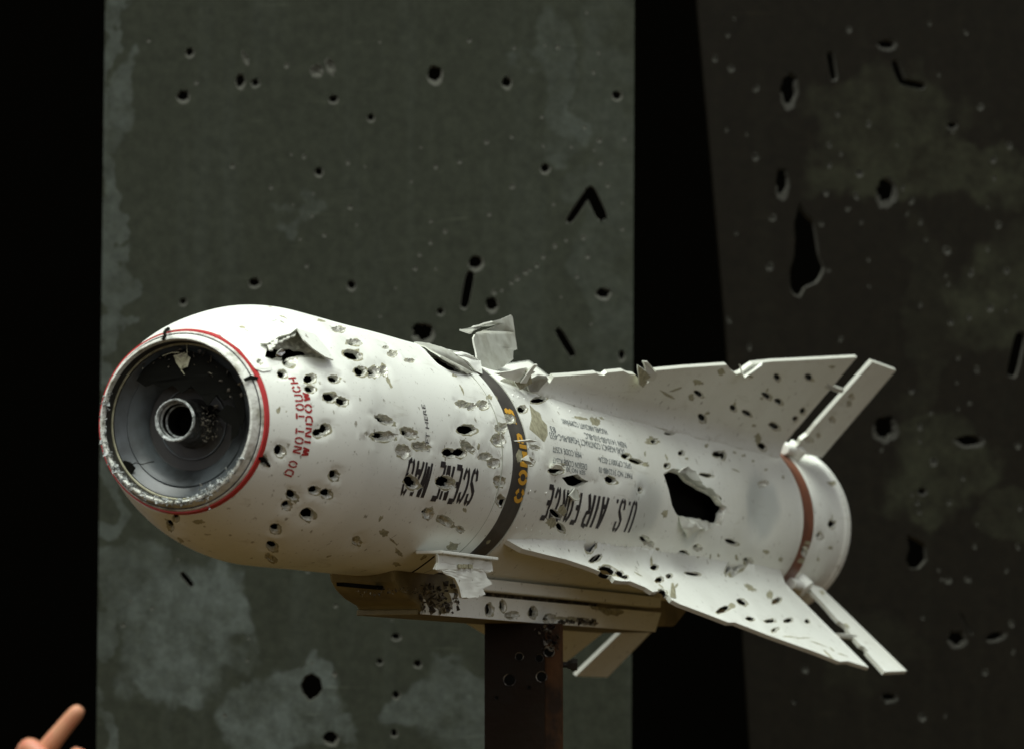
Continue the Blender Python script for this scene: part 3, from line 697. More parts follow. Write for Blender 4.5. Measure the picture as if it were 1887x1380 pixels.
for phk in (PHU, PHL, rad(223), rad(-47)):
    bm = bmesh.new(); rd = Vector((0, -math.sin(phk), math.cos(phk)))
    add_tube(bm, Vector((1.455, 0, 0))+rd*(R-.012), Vector((1.455, 0, 0))+rd*(R+.022), .017, 18)
    add_tube(bm, Vector((1.39, 0, 0))+rd*(R+.008), Vector((1.455, 0, 0))+rd*(R+.012), .010, 12)
    bm_obj('fin_hinge', bm, M['white'], MISSILE, smooth=False, bevel=.002)
    if phk not in (PHU, PHL): continue
    bm = bmesh.new()
    add_tube(bm, Vector((1.31, 0, 0))+rd*(.295), Vector((1.42, 0, 0))+rd*(.295), .005, 10)
    bm_obj('hinge_pin', bm, M['metal'], MISSILE)

# rivets along the lower wing root and the upper one
bm = bmesh.new()
def rivet(q, r=.0022):
    s, phi = q; P = Vector(pol(s, R, np.array(phi))); n_ = Vector((0, -math.sin(phi), math.cos(phi)))
    add_tube(bm, P, P+n_*.0012, r, 8, r*.45)
for x, y in [(951, 972), (969, 974), (979, 976), (994, 978), (1015, 982), (1056, 988), (1078, 992), (1097, 996), (1114, 999), (1134, 1002), (1155, 1005), (977, 904), (1006, 908), (1040, 985), (1180, 1010), (1205, 1014), (1232, 1018), (1262, 1022),
             (945, 728), (955, 731), (966, 735), (1029, 751), (1050, 757), (1070, 761), (1090, 765), (1112, 770), (1130, 775), (1150, 781), (1170, 786)]:
    rivet(px_body([(x, y)])[0])
tag(bm_obj('rivet_row', bm, M['white'], MISSILE, smooth=False), kind='stuff')

# ---- lettering (stencil strokes cut as thin paint on the skin)
def arc(cx_, cy_, rx, ry, a0_, a1_, n=8): return [(cx_+rx*math.cos(rad(t)), cy_+ry*math.sin(rad(t))) for t in np.linspace(a0_, a1_, n)]
G = {
 'O': [arc(.5, .5, .5, .5, 102, 258, 10), arc(.5, .5, .5, .5, -78, 78, 10)], 'C': [arc(.5, .5, .5, .5, 102, 258, 10), arc(.5, .5, .5, .5, 22, 78, 5), arc(.5, .5, .5, .5, -78, -22, 5)],
 'G': [arc(.5, .5, .5, .5, 102, 258, 10), arc(.5, .5, .5, .5, 22, 78, 5), [(.58, 0), (1, .08), (1, .44), (.66, .44)]],
 'S': [[(.42, 1), (.12, .94), (0, .8), (.04, .64), (.5, .5), (.96, .36), (1, .2), (.88, .06), (.58, 0)], [(.58, 1), (.9, .93), (1, .7)], [(.42, 0), (.1, .07), (0, .3)]],
 'U': [[(0, 1), (0, .2), (.12, .05), (.42, 0)], [(1, 1), (1, .2), (.88, .05), (.58, 0)]], 'E': [[(0, 0), (0, 1)], [(0, 1), (1, 1)], [(0, .5), (.8, .5)], [(0, 0), (1, 0)]],
 'F': [[(0, 0), (0, 1)], [(0, 1), (1, 1)], [(0, .5), (.8, .5)]], 'N': [[(0, 0), (0, 1)], [(1, 0), (1, 1)], [(.22, 1), (.78, 0)]],
 'M': [[(0, 0), (0, 1)], [(1, 0), (1, 1)], [(.2, 1), (.46, .1)], [(.8, 1), (.54, .1)]], 'A': [[(0, 0), (.44, 1)], [(1, 0), (.56, 1)], [(.3, .3), (.7, .3)]],
 'I': [[(.5, 0), (.5, 1)]], 'R': [[(0, 0), (0, 1)], [(.28, 1), (.9, .95), (1, .78), (.9, .58), (.28, .52)], [(.45, .48), (1, 0)]],
 'P': [[(0, 0), (0, 1)], [(.28, 1), (.9, .95), (1, .76), (.9, .55), (.28, .48)]], 'B': [[(0, 0), (0, 1)], [(.28, 1), (.9, .95), (1, .76), (.8, .52), (.28, .5)], [(.8, .5), (1, .26), (.9, .05), (.28, 0)]],
 'D': [[(0, 0), (0, 1)], [(.28, 1), (.85, .92), (1, .7), (1, .3), (.85, .08), (.28, 0)]], 'T': [[(0, 1), (1, 1)], [(.5, .82), (.5, 0)]], 'H': [[(0, 0), (0, 1)], [(1, 0), (1, 1)], [(.24, .5), (.76, .5)]],
 'W': [[(0, 1), (.24, 0)], [(.26, 0), (.46, .9)], [(.54, .9), (.74, 0)], [(.76, 0), (1, 1)]], '.': [[(.3, .0), (.3, .12)]], 'L': [[(0, 1), (0, 0)], [(0, 0), (1, 0)]], ' ': []}
def stroke_quads(pl, tx, ty):
    """pl in metric plane; width tx for upright parts and ty for flat parts"""
    out = []; p = np.array(pl, float)
    d = np.diff(p, axis=0); L = np.hypot(d[:, 0], d[:, 1]); nrm = np.stack([-d[:, 1], d[:, 0]], -1)/L[:, None]
    vn = np.concatenate([nrm[:1], (nrm[:-1]+nrm[1:]), nrm[-1:]]); vn /= np.linalg.norm(vn, axis=1)[:, None]
    off = vn*np.array([tx, ty])/2
    for k in range(len(p)-1): out.append([p[k]+off[k], p[k]-off[k], p[k+1]-off[k+1], p[k+1]+off[k+1]])
    return out
def subdiv(tris, m):
    out = []; st = [np.array(t) for t in tris]
    while st:
        t = st.pop(); l = [np.linalg.norm(t[i]-t[(i+1) % 3]) for i in range(3)]; k = int(np.argmax(l))
        if l[k] < m: out.append(t); continue
        a_, b_, c_ = t[k], t[(k+1) % 3], t[(k+2) % 3]; mm = (a_+b_)/2; st += [np.array([a_, mm, c_]), np.array([mm, b_, c_])]
    return out
def in_hole(P, hs_, skip=()):
    m = np.zeros(len(P), bool)
    for h in hs_:
        d = P-h.c; r = np.hypot(d[:, 0], d[:, 1]); k = r < h.rm*1.05
        if k.any():
            a_ = np.arctan2(d[k, 1], d[k, 0]); m[np.where(k)[0]] |= r[k] < np.interp(a_, *h.po)*1.02
    return m
def paint_text(name, tris, m, holes, parent, lift=.0004, base=None, maxe=.0016):
    T = np.array(subdiv(tris, maxe)); cen = T.mean(1); T = T[~in_hole(cen, holes)]
    V = T.reshape(-1, 2); D = np.zeros(len(V))
    for h in holes: D = np.maximum(D, h.disp(V, True))
    D = D+(buckle(V) if base is None else 0)
    r = (prof(V[:, 0]) if base is None else base) - D + lift
    P = pol_arr(V[:, 0], r, V[:, 1]/R)
    Nn = pol_arr(np.zeros(len(V)), np.ones(len(V)), V[:, 1]/R)
    Fc = np.arange(len(V)).reshape(-1, 3)
    # orient outward
    n0 = np.cross(P[1::3]-P[::3], P[2::3]-P[::3]); fl_ = (n0*Nn[::3]).sum(1) < 0; Fc[fl_] = Fc[fl_][:, ::-1]
    o = mesh_obj(name, P, Fc, [m], parent=parent, smooth=True, normals=Nn)
    return o
def stencil(name, text, start, end, top, m, holes, parent, tw=.2, th=.12, gap=.22, base=None, maxe=.0016, slant=0, hh=None):
    A = conv_body(np.array([start, end, top], float)); o = A[0]
    e1 = A[1]-A[0]; e2 = A[2]-A[0]
    ax = int(abs(e1[0]) < abs(e1[1]))            # 0: runs along the body, 1: runs round it
    L = e1[ax]; Hh = e2[1-ax] if hh is None else math.copysign(hh, e2[1-ax])
    n = sum(.55 if c in ' .I' else 1 for c in text); n_g = len(text)-1
    cw = abs(L)/(n+gap*n_g); x = 0; tris = []
    tw_ = cw*tw if tw < 1 else tw; 
    for c in text:
        cw_ = cw*(.55 if c in ' .I' else 1)
        for pl in G[c]:
            pp = [(x+tw_/2+u*(cw_-tw_), abs(Hh)*(th/2+v*(1-th))) for u, v in pl]
            for q in stroke_quads(pp, tw_, abs(Hh)*th):
                qq = []
                for u, v in q:
                    P = np.zeros(2); P[ax] = u*np.sign(L); P[1-ax] = v*np.sign(Hh)+slant*u; qq.append(o+P)
                tris += [qq[:3], [qq[0], qq[2], qq[3]]]
        x += cw_+gap*cw
    return paint_text(name, tris, m, holes, parent, base=base, maxe=maxe)
parts = {o.name: o for o in MISSILE.children}
AFT = parts['aft_body']; BND = parts['warhead_band']
stencil('red_lettering', 'DO NOT TOUCH', (538, 879), (545, 694), (520, 878), M['red'], fwd, FWD, tw=.23, th=.19, gap=.24, hh=.0152)
stencil('red_lettering', 'WINDOW', (568, 842), (566, 722), (549, 845), M['red'], fwd, FWD, tw=.22, th=.20, gap=.24, hh=.0134)
stencil('black_lettering', 'SCENE', (884, 862), (811, 852), (866, 934), M['ink'], fwd, FWD, tw=.29, th=.15, gap=.13)
stencil('black_lettering', 'MAG', (799, 848), (754, 843), (782, 922), M['ink'], fwd, FWD, tw=.26, th=.14, gap=.14)
stencil('black_lettering', 'U.S.', (1178, 922), (1135, 914), (1158, 985), M['ink'], aft, AFT, tw=.30, th=.13, gap=.2)
stencil('black_lettering', 'AIR', (1124, 912), (1087, 906), (1105, 978), M['ink'], aft, AFT, tw=.32, th=.13, gap=.16)
stencil('black_lettering', 'FORCE', (1078, 903), (1011, 893), (1063, 968), M['ink'], aft, AFT, tw=.32, th=.15, gap=.16)
stencil('amber_lettering', 'COMP', (962, 928), (971, 800), (944, 925), M['yellow'], BANDH, BND, tw=.26, th=.26, gap=.18, base=R-.0009)
stencil('amber_lettering', 'B', (957, 781), (950, 754), (941, 783), M['yellow'], BANDH, BND, tw=.28, th=.28, gap=.2, base=R-.0009)

def printed(name, text, start, end, height_px, m, holes, parent, down=True, maxe=.004, up=None):
    """small print from the built-in face, laid on the skin and squeezed to its measured length"""
    cu_ = bpy.data.curves.new('t', 'FONT'); cu_.body = text; ob = bpy.data.objects.new('t', cu_); COL.objects.link(ob)
    dg = bpy.context.evaluated_depsgraph_get(); me = ob.evaluated_get(dg).to_mesh()
    V = np.array([v.co[:2] for v in me.vertices]); me.calc_loop_triangles(); T = [tuple(t.vertices) for t in me.loop_triangles]
    ob.evaluated_get(dg).to_mesh_clear(); bpy.data.objects.remove(ob); bpy.data.curves.remove(cu_)
    V -= [V[:, 0].min(), 0]; V /= [V[:, 0].max(), .72]
    t_ = up if up is not None else (start[0], start[1]+height_px)
    A = conv_body(np.array([start, end, t_], float)); e1 = A[1]-A[0]; e2 = A[2]-A[0]; ax = int(abs(e1[0]) < abs(e1[1]))
    P = np.zeros_like(V); P[:, ax] = V[:, 0]*e1[ax]; P[:, 1-ax] = V[:, 1]*e2[1-ax]
    P += A[0]
    return paint_text(name, [[P[i] for i in t] for t in T], m, holes, parent, maxe=maxe)
def zp(x, y): return (980+x/5.309, 740+y/5.309)
for txt, sx, sy, ex_, ey, h_ in [('PART NO 3122480-10', 978, 700, 655, 640, 54), ('DESIGN CODE K2577', 541, 608, 212, 550, 58), ('SER NO 30', 532, 672, 344, 655, 44),
        ('SPEC CP30017-022A', 968, 602, 652, 540, 54), ('MFR CODE K2577', 478, 490, 202, 440, 58), ('DCAS AGENCY CONTRACT F42600-90-C-4533', 905, 462, 178, 335, 58),
        ('NSN 1410-00-310-8LC', 912, 396, 508, 314, 54), ('83', 222, 246, 172, 238, 54), ('HUGHES AIRCRAFT COMPANY', 722, 268, 284, 178, 50)]:
    printed('grey_print', txt, zp(sx, sy), zp(ex_, ey), h_/5.309, M['greyink'], aft, AFT)
printed('small_print', 'LIFT HERE', (791, 832), (780, 745), 0, M['ink'], fwd, FWD, up=(784, 833))
for txt, a_, b_, u_ in [('ACCESS', (578, 629), (535, 594), (583, 622)), ('DOOR', (540, 605), (517, 593), (544, 600)), ('COVER', (530, 609), (498, 591), (534, 604))]:
    printed('small_print', txt, a_, b_, 0, M['ink'], fwd, FWD, up=u_)

# ---- torn sheets: each polygon vertex is a pixel plus a height above the skin
def flap(name, pts, thick=.0016, m=None, parent=None, crumple=0., seed=0, sub=2):
    px = np.array([(p[0], p[1]) for p in pts], float); dr = np.array([p[2] for p in pts], float)
    q = px_body(px, dr); r = prof(q[:, 0])+dr; P = pol_arr(q[:, 0], r, q[:, 1])
    return sheet3(name, P, thick, m, parent, crumple, seed, sub)
def sheet3(name, P, thick, m, parent, crumple=0., seed=0, sub=2):
    bm = bmesh.new(); vs = [bm.verts.new(Vector(p)) for p in P]
    tri = tessellate_polygon([[Vector(p) for p in P]])
    for t in tri:
        try: bm.faces.new([vs[i] for i in t])
        except ValueError: pass
    bmesh.ops.recalc_face_normals(bm, faces=bm.faces[:])
    for _ in range(sub): bmesh.ops.subdivide_edges(bm, edges=bm.edges[:], cuts=1, use_grid_fill=True)
    if crumple:
        for v in bm.verts: v.co += Vector(noise.noise_vector(v.co*45+Vector((seed, 0, 0))))*crumple
    me = bpy.data.meshes.new(name); bm.to_mesh(me); bm.free()
    me.materials.append(m or M['white']); me.materials.append(M['inner'] if m is M['inner'] else M['edge'])
    me.polygons.foreach_set('use_smooth', np.full(len(me.polygons), True))
    o = bpy.data.objects.new(name, me); COL.objects.link(o); o.parent = parent or MISSILE
    so = o.modifiers.new('solid', 'SOLIDIFY'); so.thickness = thick; so.offset = 0; so.material_offset_rim = 1
    es = o.modifiers.new('split', 'EDGE_SPLIT'); es.split_angle = rad(50)
    return o
M['flapgrey'] = mat('bare_flap', (.40, .41, .36), .45, metal=.15, col2=(.30, .30, .25), noise_scale=40)
# upright torn strake in front of the upper wing
def px_at(px, s, yl):   # pixel onto a vertical plane parallel to the missile axis, yl to its left
    d = lrays(px); t = (yl-LC[1])/d[:, 1]; return LC+t[:, None]*d
ST = [(889, 690), (885, 664), (887, 650), (889, 622), (893, 615), (930, 608), (948, 595), (936, 598), (912, 607), (886, 613), (885, 606), (906, 602), (932, 591), (948, 588), (968, 579), (970, 583), (968, 612), (963, 644), (956, 647), (952, 662), (930, 676), (905, 689)]
Pst = px_at(ST, 0, -.085)
Pst[:, 1] += np.interp([p[1] for p in ST], [580, 690], [.022, 0])+np.array([.012 if 596 <= p[1] <= 611 and p[0] < 940 else 0 for p in ST])
sheet3('torn_strake', Pst, .0022, M['flapgrey'], MISSILE, .0012, 2, 3)
flap('torn_skin', [(764, 629, .0), (790, 633, .004), (812, 640, .008), (838, 652, .010), (858, 668, .008), (872, 687, .002), (862, 688, .002), (838, 674, .008), (812, 658, .007), (788, 643, .003)], m=M['flapgrey'], crumple=.0015)
flap('torn_skin', [(808, 641, .006), (828, 646, .010), (850, 650, .012), (872, 656, .012), (885, 665, .006), (888, 690, .0), (876, 684, .002), (862, 668, .008), (840, 654, .010)], m=M['white'], crumple=.0012, seed=3)
# lifted cover on the nose shoulder
flap('lifted_cover', [(547, 606, .014), (560, 628, .016), (577, 644, .015), (598, 658, .011), (614, 664, .006), (606, 648, .002), (580, 616, .0012), (556, 598, .0008), (524, 588, .0010), (500, 594, .0010), (486, 612, .001), (480, 634, .0012), (492, 634, .004), (505, 628, .006), (512, 622, .009), (522, 619, .011), (534, 616, .013)], m=M['white'], crumple=.0003, sub=3)
flap('curled_metal', [(508, 657, .0), (520, 656, .004), (526, 649, .006), (520, 643, .008), (514, 646, .006), (510, 652, .003)], m=M['tube'], crumple=.001)
for k, (x, y) in enumerate([(502, 636), (508, 630), (516, 626), (523, 622), (531, 618), (540, 613), (497, 641)]):
    flap('frayed_edge', [(x-4, y-4, .003), (x+5, y-5, .006), (x+4, y+5, .012), (x-2, y+6, .012)], m=M['edge'], crumple=.003, seed=k, sub=1)
# raised outline strip beside the red ring
flap('cover_strip', [(401, 611, .0012), (408, 609, .0014), (420, 612, .0014), (430, 627, .0014), (446, 638, .0014), (458, 655, .0014), (470, 671, .0014), (480, 678, .0014), (492, 678, .0014), (500, 674, .0014), (498, 683, .001), (484, 685, .001), (470, 680, .001), (456, 662, .001), (442, 645, .001), (424, 632, .001), (408, 621, .001)], thick=.001, m=M['white'])
# crumpled metal at the wing notches and hole edges
def crumple_cluster(name, px, phi, pts, seed, m):
    r_ = np.random.RandomState(seed); q = px_wing([px], phi)[0]
    rd = np.array([0, -math.sin(phi), math.cos(phi)]); nn = np.array([0, math.cos(phi), math.sin(phi)])*np.sign(LC@np.array([0, math.cos(phi), math.sin(phi)]))
    P = [np.array([q[0]+u, 0, 0])+rd*(q[1]+v)+nn*w_ for u, v, w_ in pts]
    return sheet3(name, np.array(P), .0018, m, MISSILE, .002, seed, 2)
crumple_cluster('curled_metal', (1186, 684), PHU, [(-.055, .008, .004), (-.02, .006, .008), (.01, .0, .010), (.028, .0, .004), (.016, -.02, .010), (-.015, -.016, .012)], 4, M['chip'])
crumple_cluster('curled_metal', (1186, 684), PHU, [(-.045, .016, .002), (-.03, .018, .004), (.035, .006, .006), (.04, -.006, .008), (.016, -.012, .008), (-.01, .004, .008)], 5, M['edge'])
crumple_cluster('curled_metal', (1365, 678), PHU, [(-.03, .006, .004), (.0, -.008, .014), (.04, .020, .012), (.06, .022, .004), (.02, -.006, .004)], 7, M['white'])
crumple_cluster('curled_metal', (985, 690), PHU, [(-.04, -.008, .008), (-.02, .006, .010), (.0, .008, .014), (.03, .004, .008), (.02, -.016, .012), (-.015, -.02, .016)], 8, M['flapgrey'])
crumple_cluster('curled_metal', (962, 690), PHU, [(-.03, -.01, .008), (-.03, .010, .006), (-.01, .014, .006), (.012, .0, .014), (-.015, -.014, .016)], 9, M['chip'])
crumple_cluster('curled_metal', (958, 684), PHU, [(-.010, -.008, .014), (-.004, .020, .010), (.006, .021, .010), (.008, -.006, .014)], 10, M['white'])
crumple_cluster('curled_metal', (935, 692), PHU, [(-.06, .0, .004), (.02, .022, .006), (.05, .02, .01), (.02, .0, .01)], 12, M['white'])
crumple_cluster('curled_metal', (1232, 1095), PHL, [(-.02, .010, .002), (-.005, .0, .008), (.012, -.012, .014), (.018, -.010, .014), (.012, .0, .010), (.0, .012, .004)], 11, M['chip'])
# petals at the big tear
flap('curled_metal', [(1248, 868, .0), (1256, 862, .006), (1270, 858, .010), (1282, 866, .012), (1288, 884, .012), (1300, 896, .012), (1318, 905, .010), (1330, 922, .006), (1320, 914, .0), (1296, 902, .0), (1272, 886, .0)], m=M['flapgrey'], crumple=.004, seed=5, sub=3)
flap('curled_metal', [(1252, 950, .0), (1272, 955, -.001), (1296, 958, -.001), (1318, 965, .0), (1306, 975, .005), (1290, 972, .008), (1276, 984, .006), (1266, 990, .003), (1256, 970, .004)], m=M['edge'], crumple=.004, seed=6, sub=3)
flap('curled_metal', [(1058, 898, .0), (1064, 908, .002), (1066, 922, .006), (1056, 920, .006), (1048, 912, .002)], m=M['flapgrey'], crumple=.0015, seed=7)
flap('curled_metal', [(1014, 862, .0), (1022, 854, .006), (1036, 856, .008), (1038, 864, .0)], m=M['white'], crumple=.0015, seed=8)
flap('curled_metal', [(948, 812, .0), (975, 809, .006), (990, 812, .006), (975, 814, .004)], m=M['edge'], crumple=.001, seed=9)
flap('curled_metal', [(960, 845, .004), (972, 838, .010), (976, 850, .012), (984, 856, .006), (970, 856, .004)], m=M['edge'], crumple=.002, seed=10)

LATE()
# breaks in the nose ring
for k, P in enumerate(([(298, 624, .001), (301, 610, .002), (309, 603, .002), (314, 606, .001), (307, 614, .002), (304, 626, .001)], [(448, 696, .001), (462, 690, .002), (475, 694, .001), (474, 698, .001), (462, 697, .002), (451, 701, .001)], [(476, 840, .001), (486, 841, .002), (498, 855, .001), (495, 859, .001), (484, 849, .002), (476, 845, .001)])):
    flap('ring_break', [(x, y, z*.35) for x, y, z in P], .0016, M['inner'], crumple=.002, seed=k)
# seams
lathe('skin_seam', [(-.1002, R-.001), (-.1002, R+.00025), (-.0990, R+.00025), (-.0990, R-.001)], M['flapgrey'])
def seam(name, px, r_, m): 
    q = px_body(px); P = pol_arr(q[:, 0], prof(q[:, 0])+.0002, q[:, 1]); P = dens3(P, 24); wire(name, [Vector(p) for p in P], r_, m)
def dens3(P, n):
    d = np.r_[0, np.cumsum(np.linalg.norm(np.diff(P, axis=0), axis=1))]; t = np.linspace(0, d[-1], n); return np.stack([np.interp(t, d, P[:, i]) for i in range(3)], -1)
seam('belly_seam', [(676, 1063), (700, 1066), (722, 1066), (745, 1060), (765, 1050), (782, 1038), (800, 1024)], .0011, M['inner'])
# ---- torn bracket under the band
BR = [(804, 1020), (838, 1024), (905, 1034), (906, 1052), (894, 1054), (897, 1064), (905, 1076), (888, 1084), (893, 1094), (878, 1098), (860, 1102), (850, 1098), (845, 1082), (836, 1066), (818, 1054), (800, 1048), (806, 1036)]
br = sheet3('torn_bracket', px_at(BR, 0, -.118), .003, M['white'], MISSILE, .002, 21, 3)
bm = bmesh.new(); A_ = px_at([(805, 1018), (908, 1032)], 0, -.118)
add_box(bm, A_[0][0], A_[1][0], -.126, -.09, A_[0][2]-.001, A_[0][2]+.003)
bm_obj('bracket_flange', bm, M['white'], br, bevel=.001)
bm = bmesh.new()
for i in range(3):
    x0 = px_at([(845+9*i, 1040)], 0, -.1216)[0]; add_box(bm, x0[0], x0[0]+.014, -.1226, -.1205, x0[2]-.004, x0[2]+.001)
bm_obj('bracket_slots', bm, M['chip'], br)

# ------------------------------------------------------------------ mounting rail under the missile
RAIL = empty('mounting_rail', P0, (0, 0, math.atan2(AX[1], AX[0])))
tag(RAIL, 'white metal beam with round front end, clamped beneath the missile on the post', 'rail')
YS = -.045
def prism(name, prof_, y0, y1, m, parent, bevel=.002):
    bm = bmesh.new(); a_ = [bm.verts.new((x, y0, z)) for x, z in prof_]; b_ = [bm.verts.new((x, y1, z)) for x, z in prof_]
    bm.faces.new(a_); bm.faces.new(b_[::-1]); n = len(a_)
    for i in range(n): bm.faces.new((a_[i], b_[i], b_[(i+1) % n], a_[(i+1) % n]))
    return bm_obj(name, bm, m, parent, bevel=bevel)
# front fairing
pf = px_at([(604, 1058), (607, 1072), (616, 1088), (632, 1104), (654, 1117), (660, 1128), (664, 1133)], 0, -YS)
front = [(p[0], p[2]) for p in pf]; xb = front[-1][0]
RB = front[-1][1]
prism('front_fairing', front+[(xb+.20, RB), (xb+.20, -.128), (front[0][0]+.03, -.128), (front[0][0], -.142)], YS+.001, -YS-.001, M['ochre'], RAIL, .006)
# side plate: a sheet with holes
sp_ = px_at([(780, 1087), (780, 1131), (1060, 1151), (1240, 1152), (1238, 1128)], 0, YS)
x0 = sp_[0][0]; z_t = -.168; z_b = sp_[1][2]
HR = [(903, 1123, 16, 24, 0), (928, 1116, 12, 22, -8), (983, 1128, 16, 22, 0), (1013, 1140, 22, 20, 0, 'g'), (1055, 1140, 60, 10, 5, 'c'), (945, 1133, 26, 14, 0, 'd'), (1080, 1145, 14, 12, 0, 'g'), (1095, 1148, 14, 8, 0, 'g'), (800, 1090, 34, 40, 0, 'g'), (820, 1110, 24, 34, 0, 'g'), (1115, 1118, 60, 24, 20, 'c'), (1130, 1120, 30, 10, 10, 'g')]
cr = lambda p: px_at(p, 0, YS)[:, [0, 2]]
def rail_map(P, D): return np.stack([P[:, 0], YS+D, P[:, 1]], -1)
xr = .88
so_ = dens([(x0+.005, z_t), (x0, z_t-.01), (x0+.006, z_t-.018), (x0-.002, z_b), (xr, z_b), (xr+.03, z_t), (x0+.005, z_t)], 60)[:-1]
build_sheet('side_plate', so_, mk(HR, cr), rail_map, .004, [M['white'], M['metal'], M['chip'], M['edge'], M['inner']], [(x, z) for x in np.arange(x0+.02, xr, .03) for z in (z_t-.01, z_t-.02)], RAIL)
bm = bmesh.new(); add_box(bm, x0-.005, xr, YS+.006, -YS, z_b-.001, z_b+.006)
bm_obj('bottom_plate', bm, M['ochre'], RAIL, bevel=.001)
bm = bmesh.new(); add_box(bm, x0+.11, xr-.02, YS-.016, YS+.03, z_t+.006, z_t+.022)
bm_obj('top_flange', bm, M['white'], RAIL, bevel=.002)
bm = bmesh.new(); add_box(bm, x0+.02, xr-.01, YS+.012, -YS-.012, z_b+.008, -.140)
bm_obj('rail_core', bm, M['grime'], RAIL)
bm = bmesh.new(); add_box(bm, x0, xr, -YS-.006, -YS, z_b+.008, z_t)
bm_obj('far_plate', bm, M['white'], RAIL)
# rear saddle that reaches up to the missile
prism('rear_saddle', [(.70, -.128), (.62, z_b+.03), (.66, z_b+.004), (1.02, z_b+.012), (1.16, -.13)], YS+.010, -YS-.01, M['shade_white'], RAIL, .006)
def lumps(name, pts, size, m, parent, seed):
    return tag(shards(name, pts, size, m, parent, seed, .9), kind='stuff')
pp = []
for x, y in zip(rng.uniform(775, 845, 90), rng.uniform(1075, 1128, 90)):
    q = px_at([(x, y)], 0, YS-.001)[0]; pp.append((*q, rng.uniform(.3, 1.4)))
lumps('torn_foam', pp, .0042, M['grime'], RAIL, 4)
pp = []
for x, y in zip(rng.normal(730, 46, 150), rng.uniform(1082, 1093, 150)):
    if x > 645: q = px_at([(x, y+rng.rand()*8*(x < 700))], 0, YS)[0]; pp.append((*q, rng.uniform(.3, 1)))
lumps('fairing_pits', pp, .0015, M['grime'], RAIL, 6)
bm = bmesh.new(); q = px_at([(632, 1073), (815, 1071)], 0, YS+.0215)
add_box(bm, q[0][0], q[1][0], YS+.0208, YS+.03, q[0][2]-.004, q[0][2]+.0005); bm_obj('fairing_seam', bm, M['inner'], RAIL)
lumps('torn_edge', [(*px_at([(x, 1141+rng.rand()*8)], 0, YS-.001)[0], rng.uniform(.5, 1.3)) for x in rng.uniform(1030, 1100, 60)], .004, M['grime'], RAIL, 12)

# ------------------------------------------------------------------ post
yp = P0[1]+.36*AX[1]
def px_y(px, yw): return px_plane(px, (0, yw, 0), np.array([0, 1., 0]))
pL, pM, pR = px_y([(893, 1152), (1004, 1152), (1038, 1152)], yp-.05)
POST = empty('steel_post', (pL[0], yp, 0)); tag(POST, 'dark rusty square steel post with drilled holes holding up the rail', 'post')
zt = P0[2]+z_b-.001
wpx = (pR[0]-pL[0])
bm = bmesh.new(); wx = pM[0]-pL[0]; add_box(bm, 0, wx, -.05, -.043, .0, zt); f1 = bm_obj('front_plate', bm, M['rust'], POST, bevel=.001)
M['rustlit'] = mat('lit_orange_rust', (.060, .026, .009), .75, spec=.1, metal=0, col2=(.016, .009, .005), noise_scale=14, lo=.4, hi=.6, bump=.25, bump_scale=60)  # brighter copy of the rust; light on this side is put into the colour
# round corner and side
bm = bmesh.new(); pts = [(wx+.001, -.05)]+[(wx+.001+(wpx-wx-.001)*math.sin(t), -.05+.03*(1-math.cos(t))) for t in np.linspace(.1, math.pi/2, 8)]+[(wpx, .06), (wx-.01, .06), (wx-.01, -.042)]
a_ = [bm.verts.new((x, y, 0)) for x, y in pts]; b_ = [bm.verts.new((x, y, zt)) for x, y in pts]; n = len(pts)
bm.faces.new(a_[::-1]); bm.faces.new(b_)
for i in range(n): bm.faces.new((a_[i], a_[(i+1) % n], b_[(i+1) % n], b_[i]))
bm_obj('side_channel', bm, M['rustlit'], POST, bevel=.001)
bm = bmesh.new(); add_box(bm, .0, .006, -.042, .06, 0, zt); bm_obj('back_web', bm, M['rust'], POST)
M['rimmetal'] = mat('worn_edge', (.22, .20, .16), .4, metal=.6, col2=(.012, .009, .007), noise_scale=60, lo=.38, hi=.52)
for (x, y, r_) in [(957, 1209, .006), (994, 1212, .006), (998, 1246, .008), (939, 1252, .009), (1012, 1200, .008), (975, 1266, .003), (915, 1285, .003)]:
    q = px_y([(x, y)], yp-.0505)[0]
    bm = bmesh.new(); n = 20
    ri = []; ro = []; 
    for t in np.linspace(0, 2*math.pi, n, endpoint=False):
        ri.append(bm.verts.new((q[0]-pL[0]+r_*.8*math.cos(t), -.0498, q[2]+r_*.8*math.sin(t)))); ro.append(bm.verts.new((q[0]-pL[0]+r_*math.cos(t), -.0506, q[2]+r_*math.sin(t))))
    for i in range(n): bm.faces.new((ri[i], ri[(i+1) % n], ro[(i+1) % n], ro[i]))
    bm_obj('drilled_hole_edge', bm, M['rimmetal'], POST)
    bm = bmesh.new(); c_ = (q[0]-pL[0], -.0503, q[2]); add_tube(bm, c_, (c_[0], -.0495, c_[2]), r_*.82, 16); bm_obj('drilled_hole', bm, M['inner'], POST)
qb = px_y([(1038, 1224), (1064, 1224)], yp-.01)
bm = bmesh.new(); add_tube(bm, (qb[0][0]-pL[0]-.01, -.01, qb[0][2]), (qb[1][0]-pL[0]-.006, -.01, qb[0][2]), .0042, 12)
bolt = bm_obj('side_bolt', bm, M['bolt'], POST)
bm = bmesh.new(); add_tube(bm, (qb[1][0]-pL[0]-.009, -.01, qb[0][2]), (qb[1][0]-pL[0], -.01, qb[0][2]), .0085, 6); bm_obj('bolt_head', bm, M['bolt'], bolt)
bm = bmesh.new(); add_tube(bm, (qb[0][0]-pL[0]+.006, -.01, qb[0][2]), (qb[0][0]-pL[0]+.011, -.01, qb[0][2]), .0062, 6); bm_obj('bolt_nut', bm, M['bolt'], bolt)
pp = []
for k in range(80):
    x = 1006+rng.randn()*9; y = 1150+rng.rand()*48; q = px_y([(x+(y-1150)*.15, y)], yp-.051)[0]; pp.append((q[0]-pL[0], -.050, q[2], rng.uniform(.3, 1.3)))
